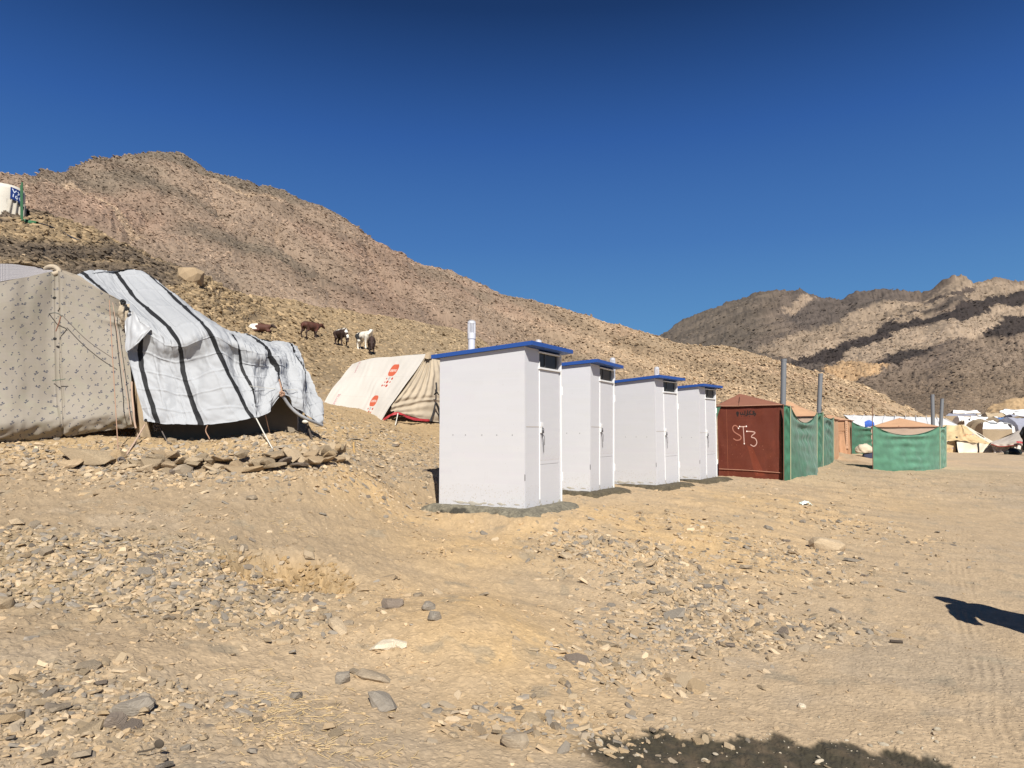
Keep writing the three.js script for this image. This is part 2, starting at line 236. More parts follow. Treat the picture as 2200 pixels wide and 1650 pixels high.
function groundY(X, D, fine = true) {
  const r = Math.hypot(X, D); let y = baseY(X, D);
  if (r > 40 || D < 0.4) return y;
  if (r > 7.5 && r < 19) y = padded(X, D, y);
  const k = 1 - sst(r, 22, 34), rocky = Math.min(1, G2(ROCKY, X, D)), scree = Math.min(1, G2(SCREE, X, D)), bench = sst(y, 0.06, 0.25), up = sst(y, 0.7, 1.1);
  const bank = sst(y, 0.04, 0.12) * (1 - sst(y, 0.4, 0.55)) * sst(X, -0.2, 0.8), al = X * 0.86 - D * 0.5, ac = X * 0.5 + D * 0.86;
  y += k * (0.08 * bench * fbm(X * 0.8 + 7, D * 0.8, 2) + 0.025 * fbm(X * 1.7, D * 1.7, 2) + bank * (0.035 * noise(al * 0.5, ac * 1.6) + 0.02 * noise(al * 1.1 + 4, ac * 4.2)) + 0.17 * Math.exp(-Math.pow((X + 0.3) / 0.7, 2) - Math.pow((D - 5.2) / 0.8, 2)));
  const u = (X - PIT[0]) / PIT[2], v = (D - PIT[1]) / PIT[3], q = Math.hypot(u, v) + 0.22 * fbm(X * 4, D * 4, 2);
  const pit = 1 - sst(q, 0.55, 1.05); y -= 0.16 * pit; y += 0.012 * Math.exp(-((q - 1.15) ** 2) * 14);
  if (!fine) return y;
  const rough = 0.35 + 0.75 * rocky + 0.7 * scree + 0.8 * pit + 0.6 * bench + 0.4 * up;
  y += k * rough * (0.032 * fbm(X * 4, D * 4, 3) + (0.004 + 0.008 * sst(y, 0.1, 0.5)) * fbm(X * 13, D * 13, 3) * 1.6 + 0.003 * noise(X * 47, D * 47));
  if (y < 0.4 && D < 5) { const wt = WETLINE(X, D); if (wt > 0) y += wt * (0.016 * fbm(X * 14, D * 14, 3) + 0.006 * noise(X * 60, D * 60) - 0.008); }
  if (y < 0.3 && X > 0) y += k * 0.012 * fbm(X * 2.6 + 9, D * 2.6, 3);
  if (pit > 0.05) y += pit * (0.05 * noise(X * 5 + 2, D * 5) + 0.03 * noise(X * 11, D * 11) + 0.014 * noise(X * 26, D * 26));
  if (y < 0.25 && D > 2.4 && D < 14.5) { const t = trackDist(X, D); if (Math.abs(t) < 0.14) y += (1 - sst(Math.abs(t), 0.11, 0.14)) * (0.0022 * Math.cos(t / 0.03 * 3.14159) - 0.002) * clamp(0.5 + 1.1 * noise(X * 2, D * 2), 0, 1.2); const t2 = trackDist(X - 1.35, D - 0.25); if (Math.abs(t2) < 0.16) y += (1 - sst(Math.abs(t2), 0.12, 0.16)) * (0.0016 * Math.cos(t2 / 0.035 * 3.14159) - 0.003) * clamp(0.3 + noise(X * 1.5, D * 1.5), 0, 1); }
  return y;
}
const mix3 = (a, b, t) => [lerp(a[0], b[0], t), lerp(a[1], b[1], t), lerp(a[2], b[2], t)];
function groundCol(X, D, y) {
  const al = X * 0.86 - D * 0.5, ac = X * 0.5 + D * 0.86, n1 = fbm(X * 0.5, D * 0.5, 3), n2 = fbm(X * 2.2 + 5, D * 2.2, 3), n3 = noise(X * 13, D * 13), n4 = noise(X * 37 + 2, D * 37);
  let c = [0.475, 0.355, 0.228];
  c = mix3(c, [0.345, 0.256, 0.163], sst(y, 0.2, 0.5) * (1 - sst(X, -1.2, 0.4)) * 0.8);
  c = mix3(c, [0.4, 0.315, 0.222], sst(n1 + n2 * 0.6, 0.05, 0.4) * 0.7);
  c = mix3(c, [0.56, 0.38, 0.188], clamp(G2(SANDY, X, D) * (0.85 + n2 * 0.9), 0, 1) * 0.8);
  c = mix3(c, [0.31, 0.235, 0.138], Math.min(1, G2(ROCKY, X, D)) * 0.75);
  if (X > 0 && y > 0.03 && y < 0.45) c = mix3(c, [0.37, 0.28, 0.18], sst(noise(al * 0.7, ac * 2.6) + 0.5 * noise(al * 1.5, ac * 7), 0.1, 0.5) * 0.5);
  const grit = sst(fbm(X * 3.1 + 40, D * 3.1 + 8, 3), 0.25, 0.4);
  c = mix3(c, [0.3, 0.25, 0.18], grit * 0.55);
  c = mix3(c, [0.47, 0.325, 0.16], sst(y, 1.15, 1.4) * (1 - sst(y, 2.2, 3)) * 0.6);
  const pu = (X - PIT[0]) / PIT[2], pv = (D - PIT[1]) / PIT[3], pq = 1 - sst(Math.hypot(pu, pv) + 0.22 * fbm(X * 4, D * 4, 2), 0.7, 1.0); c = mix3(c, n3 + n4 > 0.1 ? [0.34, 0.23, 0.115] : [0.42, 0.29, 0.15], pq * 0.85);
  const s = 1 + 0.1 * n3 + 0.12 * n4 + 0.08 * n2; c = [c[0] * s, c[1] * s, c[2] * s];
  const wet = y < 0.3 ? WETLINE(X, D) : 0; if (wet > 0) c = mix3(c, mix3([0.036, 0.031, 0.018], [0.085, 0.062, 0.038], sst(n2 + 0.4 * n3, -0.1, 0.4)), wet * 0.96);
  return c;
}
// layered shale: u runs along the beds, v across them
function strata(X, D, y) { const u = X * 0.85 + D * 0.35 - y * 0.35, v = y * 0.95 + X * 0.42 - D * 0.12; return [u, v]; }
function gully(X, D) { const w = 0.6 * fbm(X * 0.04, D * 0.04, 3); return 3.4 * Math.pow(Math.max(0, ridge(X * 0.03 + D * 0.012 + w, D * 0.006 + 3)), 3) + 1.2 * Math.pow(Math.max(0, ridge(X * 0.075 + D * 0.04 + w, D * 0.014 + 8)), 3); }
function hillAdd(X, D, y, px, r) {
  const [u, v] = strata(X, D, y), k = sst(r, 22, 32), far = sst(r, 60, 110);
  const warp = fbm(u * 0.05, v * 0.05, 2) * 3, w = v + warp;
  const spur = (1 - sst(px, 560, 760)) * (1 - sst(r, 52, 70));
  let d = lerp(0.0, 1.5, far) * fbm(X * 0.045 + 3, D * 0.045, 3) + lerp(0.12, 0.55, far) * ridge(u * 0.09, w * 0.2) + lerp(0.12, 0.42, far) * (ridge(u * 0.22 + 9, w * 0.62) - 0.3) + lerp(0.09, 0.3, far) * ridge(u * 0.6, w * 1.7 + 4) + lerp(0.05, 0.13, far) * noise(X * 2.6, D * 2.2 + y * 2);
  if (spur > 0) d += spur * (0.16 * ridge(u * 0.2 + 2, v * 1.1) + 0.2 * ridge(u * 0.5, v * 2.6) + 0.12 * ridge(u * 1.4, v * 6));
  const gul = far * (1 - sst(px, 1500, 1800)); if (gul > 0) d -= gul * gully(X, D) * (1 - sst(r / column(px).Rr, 0.8, 0.97));
  return k * d;
}
const HILLPATH = [[[148, 396], [200, 414], [240, 436], [268, 446], [300, 464]], [[470, 384], [520, 404], [560, 416], [600, 430]]].map((l) => l.map(([a, b]) => hit(a, b, 60)).filter(Boolean));
function lineDist(line, X, D) { let best = 1e9; for (let i = 0; i + 1 < line.length; i++) { const ax = line[i].x, az = -line[i].z, dx = line[i + 1].x - ax, dz = -line[i + 1].z - az, t = clamp(((X - ax) * dx + (D - az) * dz) / (dx * dx + dz * dz + 1e-9), 0, 1); best = Math.min(best, Math.hypot(X - ax - dx * t, D - az - dz * t)); } return best; }
function hillCol(X, D, y, px, r, d) {
  const [u, v] = strata(X, D, y), n1 = fbm(u * 0.03 + 2, v * 0.07, 3), n2 = fbm(u * 0.25, v * 0.8, 3), n3 = noise(X * 3.1, D * 2.7 + y * 3), n4 = fbm(X * 0.02 + 9, D * 0.02 + y * 0.03, 3);
  let c = [0.235, 0.172, 0.124];
  c = mix3(c, [0.225, 0.15, 0.109], sst(n1, -0.05, 0.3) * 0.7);                 // reddish beds
  c = mix3(c, [0.125, 0.104, 0.077], sst(n4, 0.08, 0.34) * 0.65);               // grey-green scree
  c = mix3(c, [0.37, 0.27, 0.165], sst(px, 1000, 1500) * 0.75 * (1 - sst(n1, 0.1, 0.4) * 0.5));
  const spur = (1 - sst(r, 44 + 22 * sst(px, 200, 800), 62 + 26 * sst(px, 200, 900))) * (1 - sst(px, 1150, 1400));
  c = mix3(c, mix3([0.28, 0.203, 0.114], [0.06, 0.047, 0.035], sst(n2 + 0.5 * n1 + 0.25 * (1 - sst(px, 100, 500)), 0.0, 0.24) * (1 - sst(px, 480, 760)) * 0.9), spur * 0.85);
  c = mix3(c, [0.24, 0.185, 0.12], spur * sst(px, 760, 900) * 0.4);
  if (px > 2060 && r > 110) c = mix3(c, [0.5, 0.34, 0.18], 0.8 * sst(px, 2060, 2120));
  if (r > 80) for (const l of HILLPATH) { const q = lineDist(l, X, D); if (q < 1.6) c = mix3(c, [0.36, 0.265, 0.18], (1 - sst(q, 0.6, 1.6)) * 0.8); }
  const s = Math.max(0.3, 1 + 0.26 * n2 + 0.3 * n3 + 0.15 * n1 + 0.3 * sst(r, 60, 90) * noise(u * 0.03 + 7, v * 0.28));
  return [c[0] * s, c[1] * s, c[2] * s];
}
// ---------------------------------------------------------------- surfaces of the land
const GRIT = 1024, gritH = new Float32Array(GRIT * GRIT);
{
  for (let j = 0; j < GRIT; j++) for (let i = 0; i < GRIT; i++) gritH[j * GRIT + i] = 0.25 * tileNoise(i / 16, j / 16, 64) + 0.25 * tileNoise(i / 6.4, j / 6.4, 160) + 0.2 * rnd();
  for (let n = 0; n < 5200; n++) { const x = rnd() * GRIT, y = rnd() * GRIT, a = rr(2, 9) * (rnd() < 0.15 ? 1.8 : 1), b = a * rr(0.45, 0.9), an = rnd() * 3.14, h = rr(0.15, 0.45), ca = Math.cos(an), sa = Math.sin(an), R = Math.ceil(a); for (let dj = -R; dj <= R; dj++) for (let di = -R; di <= R; di++) { const p = (di * ca + dj * sa) / a, q = (-di * sa + dj * ca) / b, e = p * p + q * q; if (e < 1) { const k = ((Math.floor(y + dj) + GRIT) % GRIT) * GRIT + (Math.floor(x + di) + GRIT) % GRIT; gritH[k] = Math.max(gritH[k], 0.35 + h * Math.sqrt(1 - e)); } } }
}
const gritBump = dataTex(GRIT, (i, j) => { const h = gritH[j * GRIT + i]; return [h, h, h]; });
const gritMap = dataTex(GRIT, (i, j) => { const h = gritH[j * GRIT + i], s = 0.76 + 0.24 * clamp(h * 1.25 + (tileNoise(i / 3, j / 3, 341) - 0.5) * 0.5, 0, 1); return [s, s, s * 0.99]; });
const mGround = new THREE.MeshStandardMaterial({ vertexColors: true, roughness: 0.96, map: gritMap, bumpMap: gritBump, bumpScale: 0.009 });
const mHill = new THREE.MeshStandardMaterial({ vertexColors: true, roughness: 0.97 });
const ANG = []; for (let a = -180; a < -84; a += 6) ANG.push(a); for (let a = -84; a < -42; a += 1.2) ANG.push(a); for (let a = -42; a < 42; a += 0.078) ANG.push(a); for (let a = 42; a <= 84; a += 1.2) ANG.push(a); for (let a = 90; a <= 180; a += 6) ANG.push(a);
function sheet(cols, rowsOf, make, name, mat, uvm) {
  const nc = cols.length, nr = rowsOf(0).length, pos = new Float32Array(nc * nr * 3), col = new Float32Array(nc * nr * 3), uv = new Float32Array(nc * nr * 2), idx = new Uint32Array((nc - 1) * (nr - 1) * 6);
  let o = 0;
  for (let i = 0; i < nc; i++) { const rows = rowsOf(i), a = cols[i] * Math.PI / 180, s = Math.sin(a), c = Math.cos(a); for (let j = 0; j < nr; j++, o++) { const r = rows[j], X = r * s, D = r * c, [y, rgb] = make(X, D, r, cols[i]); pos[o * 3] = X; pos[o * 3 + 1] = y; pos[o * 3 + 2] = -D; col.set(rgb, o * 3); uv[o * 2] = X / uvm; uv[o * 2 + 1] = D / uvm; } }
  o = 0; for (let i = 0; i < nc - 1; i++) for (let j = 0; j < nr - 1; j++) { const k = i * nr + j; idx[o++] = k; idx[o++] = k + nr; idx[o++] = k + 1; idx[o++] = k + 1; idx[o++] = k + nr; idx[o++] = k + nr + 1; }
  const g = new THREE.BufferGeometry(); g.setAttribute('position', new THREE.BufferAttribute(pos, 3)); g.setAttribute('color', new THREE.BufferAttribute(col, 3)); g.setAttribute('uv', new THREE.BufferAttribute(uv, 2)); g.setIndex(new THREE.BufferAttribute(idx, 1)); g.computeVertexNormals();
  const m = new THREE.Mesh(g, mat); m.name = name; m.castShadow = m.receiveShadow = true; scene.add(m); return m;
}
const R0 = 30, gRows = [0.3, 0.8, 1.3, 1.8]; while (gRows[gRows.length - 1] < R0 / 1.006) { const r = gRows[gRows.length - 1]; gRows.push(r < 2.2 ? r + 0.2 : r * 1.0062); } gRows.push(R0);
const colPx = (deg) => 1100 + FOC * Math.tan(clamp(deg, -70, 70) * Math.PI / 180);
function landAt(X, D, r, px) { let y = groundY(X, D), d = 0; if (r > 22 && D > 1) { d = hillAdd(X, D, y, px, r) * sst(D, 1, 6) * (1 - sst(px, 1750, 1980) * (1 - sst(r, 90, 110))); y += d; } return [y, d]; }
function landCol(X, D, y, px, r, d) { const w = D > 1 ? sst(r + 3 * fbm(X * 0.3, D * 0.3, 2), 21, 29) * (1 - sst(px, 1700, 1950) * (1 - sst(r, 85, 105))) : 0; return w <= 0 ? groundCol(X, D, y) : w >= 1 ? hillCol(X, D, y, px, r, d) : mix3(groundCol(X, D, y), hillCol(X, D, y, px, r, d), w); }
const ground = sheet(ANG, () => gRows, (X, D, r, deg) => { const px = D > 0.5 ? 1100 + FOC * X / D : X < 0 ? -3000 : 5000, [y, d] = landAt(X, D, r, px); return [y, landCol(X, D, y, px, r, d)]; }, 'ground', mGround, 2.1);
tag(ground, 'dusty tan ground with stony banks, a bare vehicle track and a damp dark patch', null, null, 'structure');
const HANG = ANG.filter((a) => a >= -78 && a <= 78);
const HN = 430;
const hill = sheet(HANG, (i) => { const R = column(colPx(HANG[i])).Rr, e = R + 45, rows = []; for (let j = 0; j <= HN; j++) rows.push(j === HN ? e : R0 * Math.pow(e / R0, j / HN)); return rows; }, (X, D, r, deg) => { const px = colPx(deg), [y, d] = landAt(X, D, r, px); return [y, landCol(X, D, y, px, r, d)]; }, 'rocky_hill', mHill, 6);
tag(hill, 'bare brown rocky hill rising behind the tents and cabins', null, null, 'structure');

// ---------------------------------------------------------------- the far mountain
const MSKY = [[600, 900, 820], [1000, 860, 820], [1250, 800, 820], [1380, 748, 820], [1410, 727, 820], [1430, 712, 820], [1450, 701, 818], [1500, 678, 815], [1560, 655, 810], [1600, 643, 808], [1640, 631, 805], [1690, 622, 800], [1735, 627, 795], [1760, 633, 790], [1790, 638, 785], [1815, 637, 780], [1850, 628, 775], [1880, 625, 770], [1910, 623, 765], [1940, 628, 755], [1990, 630, 740], [2012, 622, 730], [2030, 611, 725], [2050, 601, 720], [2068, 596, 720], [2086, 599, 720], [2100, 606, 720], [2120, 607, 720], [2160, 603, 720], [2200, 611, 715], [2300, 620, 700], [2600, 640, 680], [3200, 760, 680]];
function mtnY(X, D) {
  const px = clamp(1100 + FOC * X / D, 400, 3400), dr = tableAt(MSKY, px, 2), yr = EYE + (930 - tableAt(MSKY, px, 1)) / FOC * dr, c = Math.cos(Math.atan((px - 1100) / FOC)), r = Math.hypot(X, D), t = (r - 230 / c) / ((dr - 230) / c);
  return t > 1 ? yr - (r - dr / c) * 0.4 : 4 + (yr - 4) * (0.42 * clamp(t, 0, 1) + 0.58 * Math.pow(clamp(t, 0, 1), 1.9));
}
const mline = (l) => l.map(([a, b]) => hit(a, b, 232, 900, mtnY)).filter(Boolean);
const BANDS = [ // [polyline, half width in metres, colour]
  [[[1740, 770], [1830, 724], [1940, 672], [2050, 634], [2130, 625], [2220, 640]], 34, [0.245, 0.185, 0.132]],
  [[[1790, 784], [1900, 746], [2010, 720], [2100, 712], [2170, 684], [2230, 668]], 28, [0.29, 0.22, 0.158]],
  [[[1700, 672], [1740, 646], [1790, 640]], 7, [0.24, 0.18, 0.13]],
  [[[1740, 792], [1790, 769], [1846, 743], [1920, 713], [1976, 698], [2051, 687], [2088, 672], [2125, 657], [2200, 644], [2260, 640]], 10, [0.03, 0.022, 0.02]],
  [[[1909, 791], [1932, 780], [1961, 772], [2014, 757], [2070, 750]], 8, [0.036, 0.027, 0.024]],
  [[[2150, 726], [2175, 712], [2210, 694], [2260, 690]], 11, [0.034, 0.025, 0.022]],
  [[[2028, 618], [2068, 600], [2092, 603]], 9, [0.045, 0.035, 0.03]],
  [[[2105, 612], [2150, 607], [2210, 614]], 10, [0.05, 0.038, 0.032]],
  [[[2003, 651], [2050, 640], [2090, 628]], 5, [0.07, 0.052, 0.043]],
  [[[1900, 700], [1960, 680], [2030, 668], [2090, 655]], 3.5, [0.07, 0.054, 0.044]],
  [[[1836, 812], [1848, 798], [1858, 806]], 13, [0.36, 0.24, 0.135]],
].map(([l, w, c]) => [mline(l), w, c]);
function mtnAdd(X, D, y) { const u = X * 0.8 + D * 0.5, v = y * 0.9 - X * 0.33 + D * 0.1; return 6 * fbm(X * 0.012, D * 0.009, 3) + 4 * (ridge(u * 0.011, v * 0.03 + 2) - 0.3) + 2.6 * (ridge(u * 0.03, v * 0.085) - 0.3) + 1.4 * ridge(u * 0.08 + 4, v * 0.2) + 1.2 * ridge(u * 0.16, v * 0.5) + 0.8 * noise(u * 0.3, v * 1.0) + 0.7 * noise(u * 0.7 + 5, v * 2.0); }
function mtnCol(X, D, y) {
  const px = 1100 + FOC * X / D, n1 = fbm(X * 0.02, D * 0.012, 3), n2 = fbm(X * 0.09 + 3, y * 0.15, 3), n3 = noise((X * 0.8 + D * 0.5) * 0.16, (y * 0.9 - X * 0.33) * 0.5), wob = 7 * fbm(X * 0.03, D * 0.02 + 7, 4) + 6 * noise(X * 0.12, D * 0.1) + 4 * noise(X * 0.4, D * 0.3);
  let c = [0.15, 0.112, 0.085];
  c = mix3(c, [0.1, 0.08, 0.062], (1 - sst(px + 60 * n1, 1600, 1720)) * 0.9);
  c = mix3(c, [0.072, 0.058, 0.051], sst(px + 100 * n1, 1640, 1740) * (1 - sst(px + 120 * n1 - (y - 60) * 1.2, 1800, 1960)) * 0.8);
  c = mix3(c, [0.2, 0.15, 0.108], sst(px + 60 * n1, 2020, 2120) * 0.6);
  c = mix3(c, [0.16, 0.115, 0.075], (1 - sst(D, 300, 420)) * 0.6);
  for (const [l, w, k] of BANDS) { const q = lineDist(l, X, D) + wob * 0.6; if (q < w * 1.35) c = mix3(c, k, 1 - sst(q, w * 0.92, w * 1.1)); }
  const n4 = noise(X * 0.5 + D * 0.25, (y * 0.9 - X * 0.33) * 1.5), n5 = noise((X * 0.8 + D * 0.5) * 0.012, (y * 0.9 - X * 0.33 + D * 0.1 + 3 * n1) * 0.22), s = Math.max(0.4, 1 + 0.2 * n2 + 0.24 * n3 + 0.22 * n4 + 0.34 * n5); return [c[0] * s, c[1] * s, c[2] * s];
}
const MANG = []; for (let a = -14; a < 12; a += 0.5) MANG.push(a); for (let a = 12; a < 38; a += 0.06) MANG.push(a); for (let a = 38; a <= 58; a += 0.8) MANG.push(a);
const mRows = []; for (let i = 0; i <= 300; i++) mRows.push(190 * Math.pow(1150 / 190, i / 300));
const mountain = sheet(MANG, () => mRows, (X, D, r) => { let y = mtnY(X, D); const d = sst(r, 260, 420) * mtnAdd(X, D, y); y += d; return [y, mtnCol(X, D, y)]; }, 'banded_mountain', mHill, 20);
tag(mountain, 'far bare mountain with dark bands of rock across its face', null, null, 'structure');

// ---------------------------------------------------------------- the four white metal latrine cabins
const paintMap = canvasTex(512, 512, (c, w, h) => {
  c.fillStyle = '#e9e8ea'; c.fillRect(0, 0, w, h);
  for (let i = 0; i < 160; i++) { c.globalAlpha = rr(0.01, 0.03); c.fillStyle = rnd() < 0.6 ? '#c9c8cf' : '#f4f3f2'; const y = rnd() * h, hh = rr(3, 26); c.fillRect(rnd() * w - 100, y, rr(60, 420), hh); }
  for (let i = 0; i < 90; i++) { c.globalAlpha = rr(0.1, 0.35); c.fillStyle = '#b9b2a6'; c.beginPath(); c.arc(rnd() * w, rnd() * h, rr(0.4, 1.6), 0, 7); c.fill(); }
  for (let i = 0; i < 900; i++) { const y = h - 20 - Math.pow(rnd(), 2.4) * 80; c.globalAlpha = rr(0.15, 0.6); c.fillStyle = rnd() < 0.6 ? '#a59a88' : '#c9b797'; c.beginPath(); c.ellipse(rnd() * w, y, rr(0.5, 2.6), rr(0.4, 1.5), rnd() * 3, 0, 7); c.fill(); }
  for (let i = 0; i < 30; i++) { c.globalAlpha = rr(0.1, 0.3); c.strokeStyle = '#b5afa8'; c.lineWidth = rr(0.5, 1.2); const x = rnd() * w, y = rnd() * h; c.beginPath(); c.moveTo(x, y); c.lineTo(x + rr(-14, 14), y + rr(4, 40)); c.stroke(); }
  c.globalAlpha = 1;
});
const mWhite = new THREE.MeshStandardMaterial({ color: new THREE.Color().setRGB(0.705, 0.715, 0.735), map: paintMap, roughness: 0.6 });
const mDoor = new THREE.MeshStandardMaterial({ color: new THREE.Color().setRGB(0.69, 0.7, 0.72), map: paintMap, roughness: 0.45 });
const mBlue = std([0.016, 0.072, 0.3], 0.55), mBlueTop = mBlue;
const mPvc = std([0.6, 0.6, 0.63], 0.4), mSteel = std([0.12, 0.12, 0.125], 0.5, { metalness: 0.6 }), mDark = std([0.012, 0.012, 0.012], 0.8), mHaspWhite = std([0.7, 0.7, 0.7], 0.5);
const mPane = new THREE.MeshPhysicalMaterial({ color: new THREE.Color().setRGB(0.016, 0.016, 0.014), roughness: 0.3, metalness: 0, specularIntensity: 0.5 });
const mMortar = std([0.42, 0.39, 0.33], 0.95), mScuff = std([0.36, 0.3, 0.22], 0.9);
const cementMap = (dark) => dataTex(512, (i, j) => { const n = tileNoise(i / 16, j / 16, 32), m = tileNoise(i / 4 + 3, j / 4, 128), p = rnd(); const wet = sst(tileNoise(i / 64 + 2, j / 64, 8) + 0.2 * n, 0.72, 0.84); const v = lerp(dark ? 0.4 : 0.5, dark ? 0.27 : 0.26, wet) * (0.75 + 0.35 * m + 0.2 * n + 0.14 * p); return [v * 1.02, v * 0.97, v * 0.84]; }, true);
const cementBump = dataTex(256, (i, j) => { const v = 0.4 * tileNoise(i / 6, j / 6, 42) + 0.3 * tileNoise(i / 2.5, j / 2.5, 102) + 0.3 * rnd(); return [v, v, v]; });
const mCement = new THREE.MeshStandardMaterial({ color: new THREE.Color().setRGB(0.6, 0.6, 0.6), map: cementMap(false), bumpMap: cementBump, bumpScale: 0.02, roughness: 0.9 }), mCementDark = new THREE.MeshStandardMaterial({ color: new THREE.Color().setRGB(0.5, 0.45, 0.37), map: cementMap(true), bumpMap: cementBump, bumpScale: 0.014, roughness: 0.85 });

function apron(spread, k0) {       // trowelled cement collar on the ground round a cabin
  const N = 96, R = 7, pos = [], uv = [], idx = [];
  for (let i = 0; i <= N; i++) {
    const a = (i % N) / N * 6.28318, ca = Math.cos(a), sa = Math.sin(a), k = Math.min((CW / 2) / Math.abs(ca + 1e-9), (CL / 2) / Math.abs(sa + 1e-9)), ix = ca * k * 0.96, iz = sa * k * 0.96;
    const s = spread(ix, iz) * (1 + 0.3 * noise(ca * 2.2 + k0, sa * 2.2) + 0.12 * noise(ca * 7 + k0, sa * 7)), n = Math.hypot(ca, sa * 0.95);
    for (let j = 0; j <= R; j++) { const t = j / R, x = ix + ca / n * s * t, z = iz + sa / n * s * t, y = 0.06 - 0.02 * t - 0.13 * Math.pow(t, 5) + 0.014 * noise(x * 7 + k0, z * 7) * (t < 0.1 ? 0 : 1); pos.push(x, y, z); uv.push(x / 2.4 + k0, z / 2.4); }
  }
  for (let i = 0; i < N; i++) for (let j = 0; j < R; j++) { const k = i * (R + 1) + j; idx.push(k, k + R + 1, k + 1, k + 1, k + R + 1, k + R + 2); }
  const g = new THREE.BufferGeometry(); g.setAttribute('position', new THREE.Float32BufferAttribute(pos, 3)); g.setAttribute('uv', new THREE.Float32BufferAttribute(uv, 2)); g.setIndex(idx); g.computeVertexNormals(); return g;
}
function wallPrism(x0, x1, z0, z1, yAt, y0 = -0.12) { // box whose top follows the roof
  const g = new THREE.BoxGeometry(x1 - x0, 1, z1 - z0), p = g.attributes.position, u = g.attributes.uv, n = g.attributes.normal;
  for (let i = 0; i < p.count; i++) { const x = p.getX(i) + (x0 + x1) / 2, z = p.getZ(i) + (z0 + z1) / 2, y = p.getY(i) > 0 ? yAt(z) : y0; p.setXYZ(i, x, y, z); u.setXY(i, (Math.abs(n.getX(i)) > 0.5 ? z : x) / 1.6 + 0.3, (y + 0.12) / 2.4); }
  g.computeVertexNormals(); return g;
}
const roofY = (z) => lerp(CB, CH, (z + CL / 2) / CL);
function makeCabin() {
  const t = thing('latrine_cabin', '', 'latrine');
  const zf = CL / 2, xl = -CW / 2, xd = xl + 0.42, th = 0.035;
  part('wall', wallPrism(xl, xl + th, -zf, zf, roofY), mWhite, t);                                         // the long side
  part('wall', wallPrism(CW / 2 - th, CW / 2, -zf, zf, roofY), mWhite, t);
  part('wall', wallPrism(xl + th, CW / 2 - th, -zf, -zf + th, roofY), mWhite, t);
  const fp = part('front_panel', wallPrism(xl + th, xd, zf - th, zf - 0.002, () => CH - 0.003), mDoor, t);
  part('panel_seam', box(0.38, 0.006, 0.004, xl + th + 0.195, 1.13, zf - 0.001, 0.001), mScuff, fp);
  // door leaf, two sheets with a weld line, hung on the right
  const door = part('door', [box(0.60, 1.31, 0.03, xd + 0.006 + 0.3, 0.615 + 1.31 / 2, zf - 0.014, 0.004), box(0.60, 0.567, 0.03, xd + 0.006 + 0.3, 0.045 + 0.567 / 2, zf - 0.016, 0.004)], mDoor, t);
  part('door_frame', [box(0.007, CH - 0.3, 0.016, xd - 0.006, CH / 2 - 0.01, zf + 0.002, 0.003), box(0.018, CH - 0.06, 0.045, CW / 2 - 0.01, CH / 2 - 0.01, zf - 0.006, 0.004), box(0.66, 0.028, 0.05, xd + 0.3, 1.94, zf, 0.004), box(0.66, 0.02, 0.04, xd + 0.3, CH - 0.035, zf - 0.002, 0.004)], mHaspWhite, t);
  const vent = part('vent_window', box(0.6, 0.215, 0.012, xd + 0.3, 2.06, zf - 0.03, 0.002), mPane, t);
  for (const q of [0.2, 0.56]) part('vent_bar', box(0.012, 0.215, 0.012, xd + q, 2.06, zf - 0.02, 0.003), mSteel, vent);
  for (const y of [1.66, 0.42]) part('hinge', new THREE.CylinderGeometry(0.016, 0.016, 0.12, 10).translate(CW / 2 + 0.002, y, zf + 0.014), mHaspWhite, door);
  part('hasp', [box(0.075, 0.06, 0.02, xd + 0.03, 1.16, zf + 0.014, 0.005), box(0.03, 0.11, 0.02, xd + 0.018, 1.1, zf + 0.012, 0.004)], mHaspWhite, door);
  part('padlock', [box(0.036, 0.045, 0.02, xd + 0.04, 1.065, zf + 0.032, 0.006), new THREE.TorusGeometry(0.02, 0.005, 6, 14, Math.PI).translate(xd + 0.04, 1.09, zf + 0.034)], mSteel, door);
  part('door_string', [tubeOf([V(xd + 0.02, 1.04, zf + 0.03), V(xd + 0.035, 0.96, zf + 0.03), V(xd + 0.07, 0.86, zf + 0.024), V(xd + 0.085, 0.78, zf + 0.02)], 0.004, 12, 5), tubeOf([V(xd + 0.03, 1.03, zf + 0.03), V(xd + 0.075, 0.99, zf + 0.035), V(xd + 0.1, 0.88, zf + 0.022)], 0.0035, 10, 5)], mSteel, door);
  for (const z of [0.50, 0.26, 0.02, -0.25, -0.46]) part('rivet', new THREE.SphereGeometry(0.007, 8, 6).scale(0.6, 1, 1).translate(xl - 0.001, 1.02 + (z + 0.5) * 0.0, z), mSteel, t);
  part('rust_nick', box(0.009, 0.085, 0.009, xl + 0.001, 0.46, zf - 0.001, 0.003), mSteel, t);
  { const b = []; for (let i = 0; i < 22; i++) { const z = rr(-0.6, 0.62), s = rr(0.012, 0.04); b.push(new THREE.SphereGeometry(s, 8, 6).scale(0.08, rr(0.3, 0.6), rr(1, 2.2)).translate(xl - 0.0005, 0.07 + rr(0, 0.035), z)); } for (let i = 0; i < 7; i++) b.push(new THREE.SphereGeometry(rr(0.012, 0.03), 8, 6).scale(rr(0.8, 1.6), rr(0.4, 1), 0.08).translate(rr(xl + 0.05, CW / 2 - 0.05), 0.07 + rr(0, 0.04), zf + 0.0005)); tag(part('mortar_splash', b, mMortar, t), null, null, null, 'stuff'); }
  // sloping sheet roof with a folded blue edge
  const g = new THREE.BoxGeometry(CW + 0.05 + 0.13, 0.055, CL + 0.14 + 0.12).translate(0.04, 0, 0.01), p = g.attributes.position;
  for (let i = 0; i < p.count; i++) p.setY(i, p.getY(i) + roofY(p.getZ(i)) + 0.0285);
  g.computeVertexNormals(); part('roof', g, mBlueTop, t);
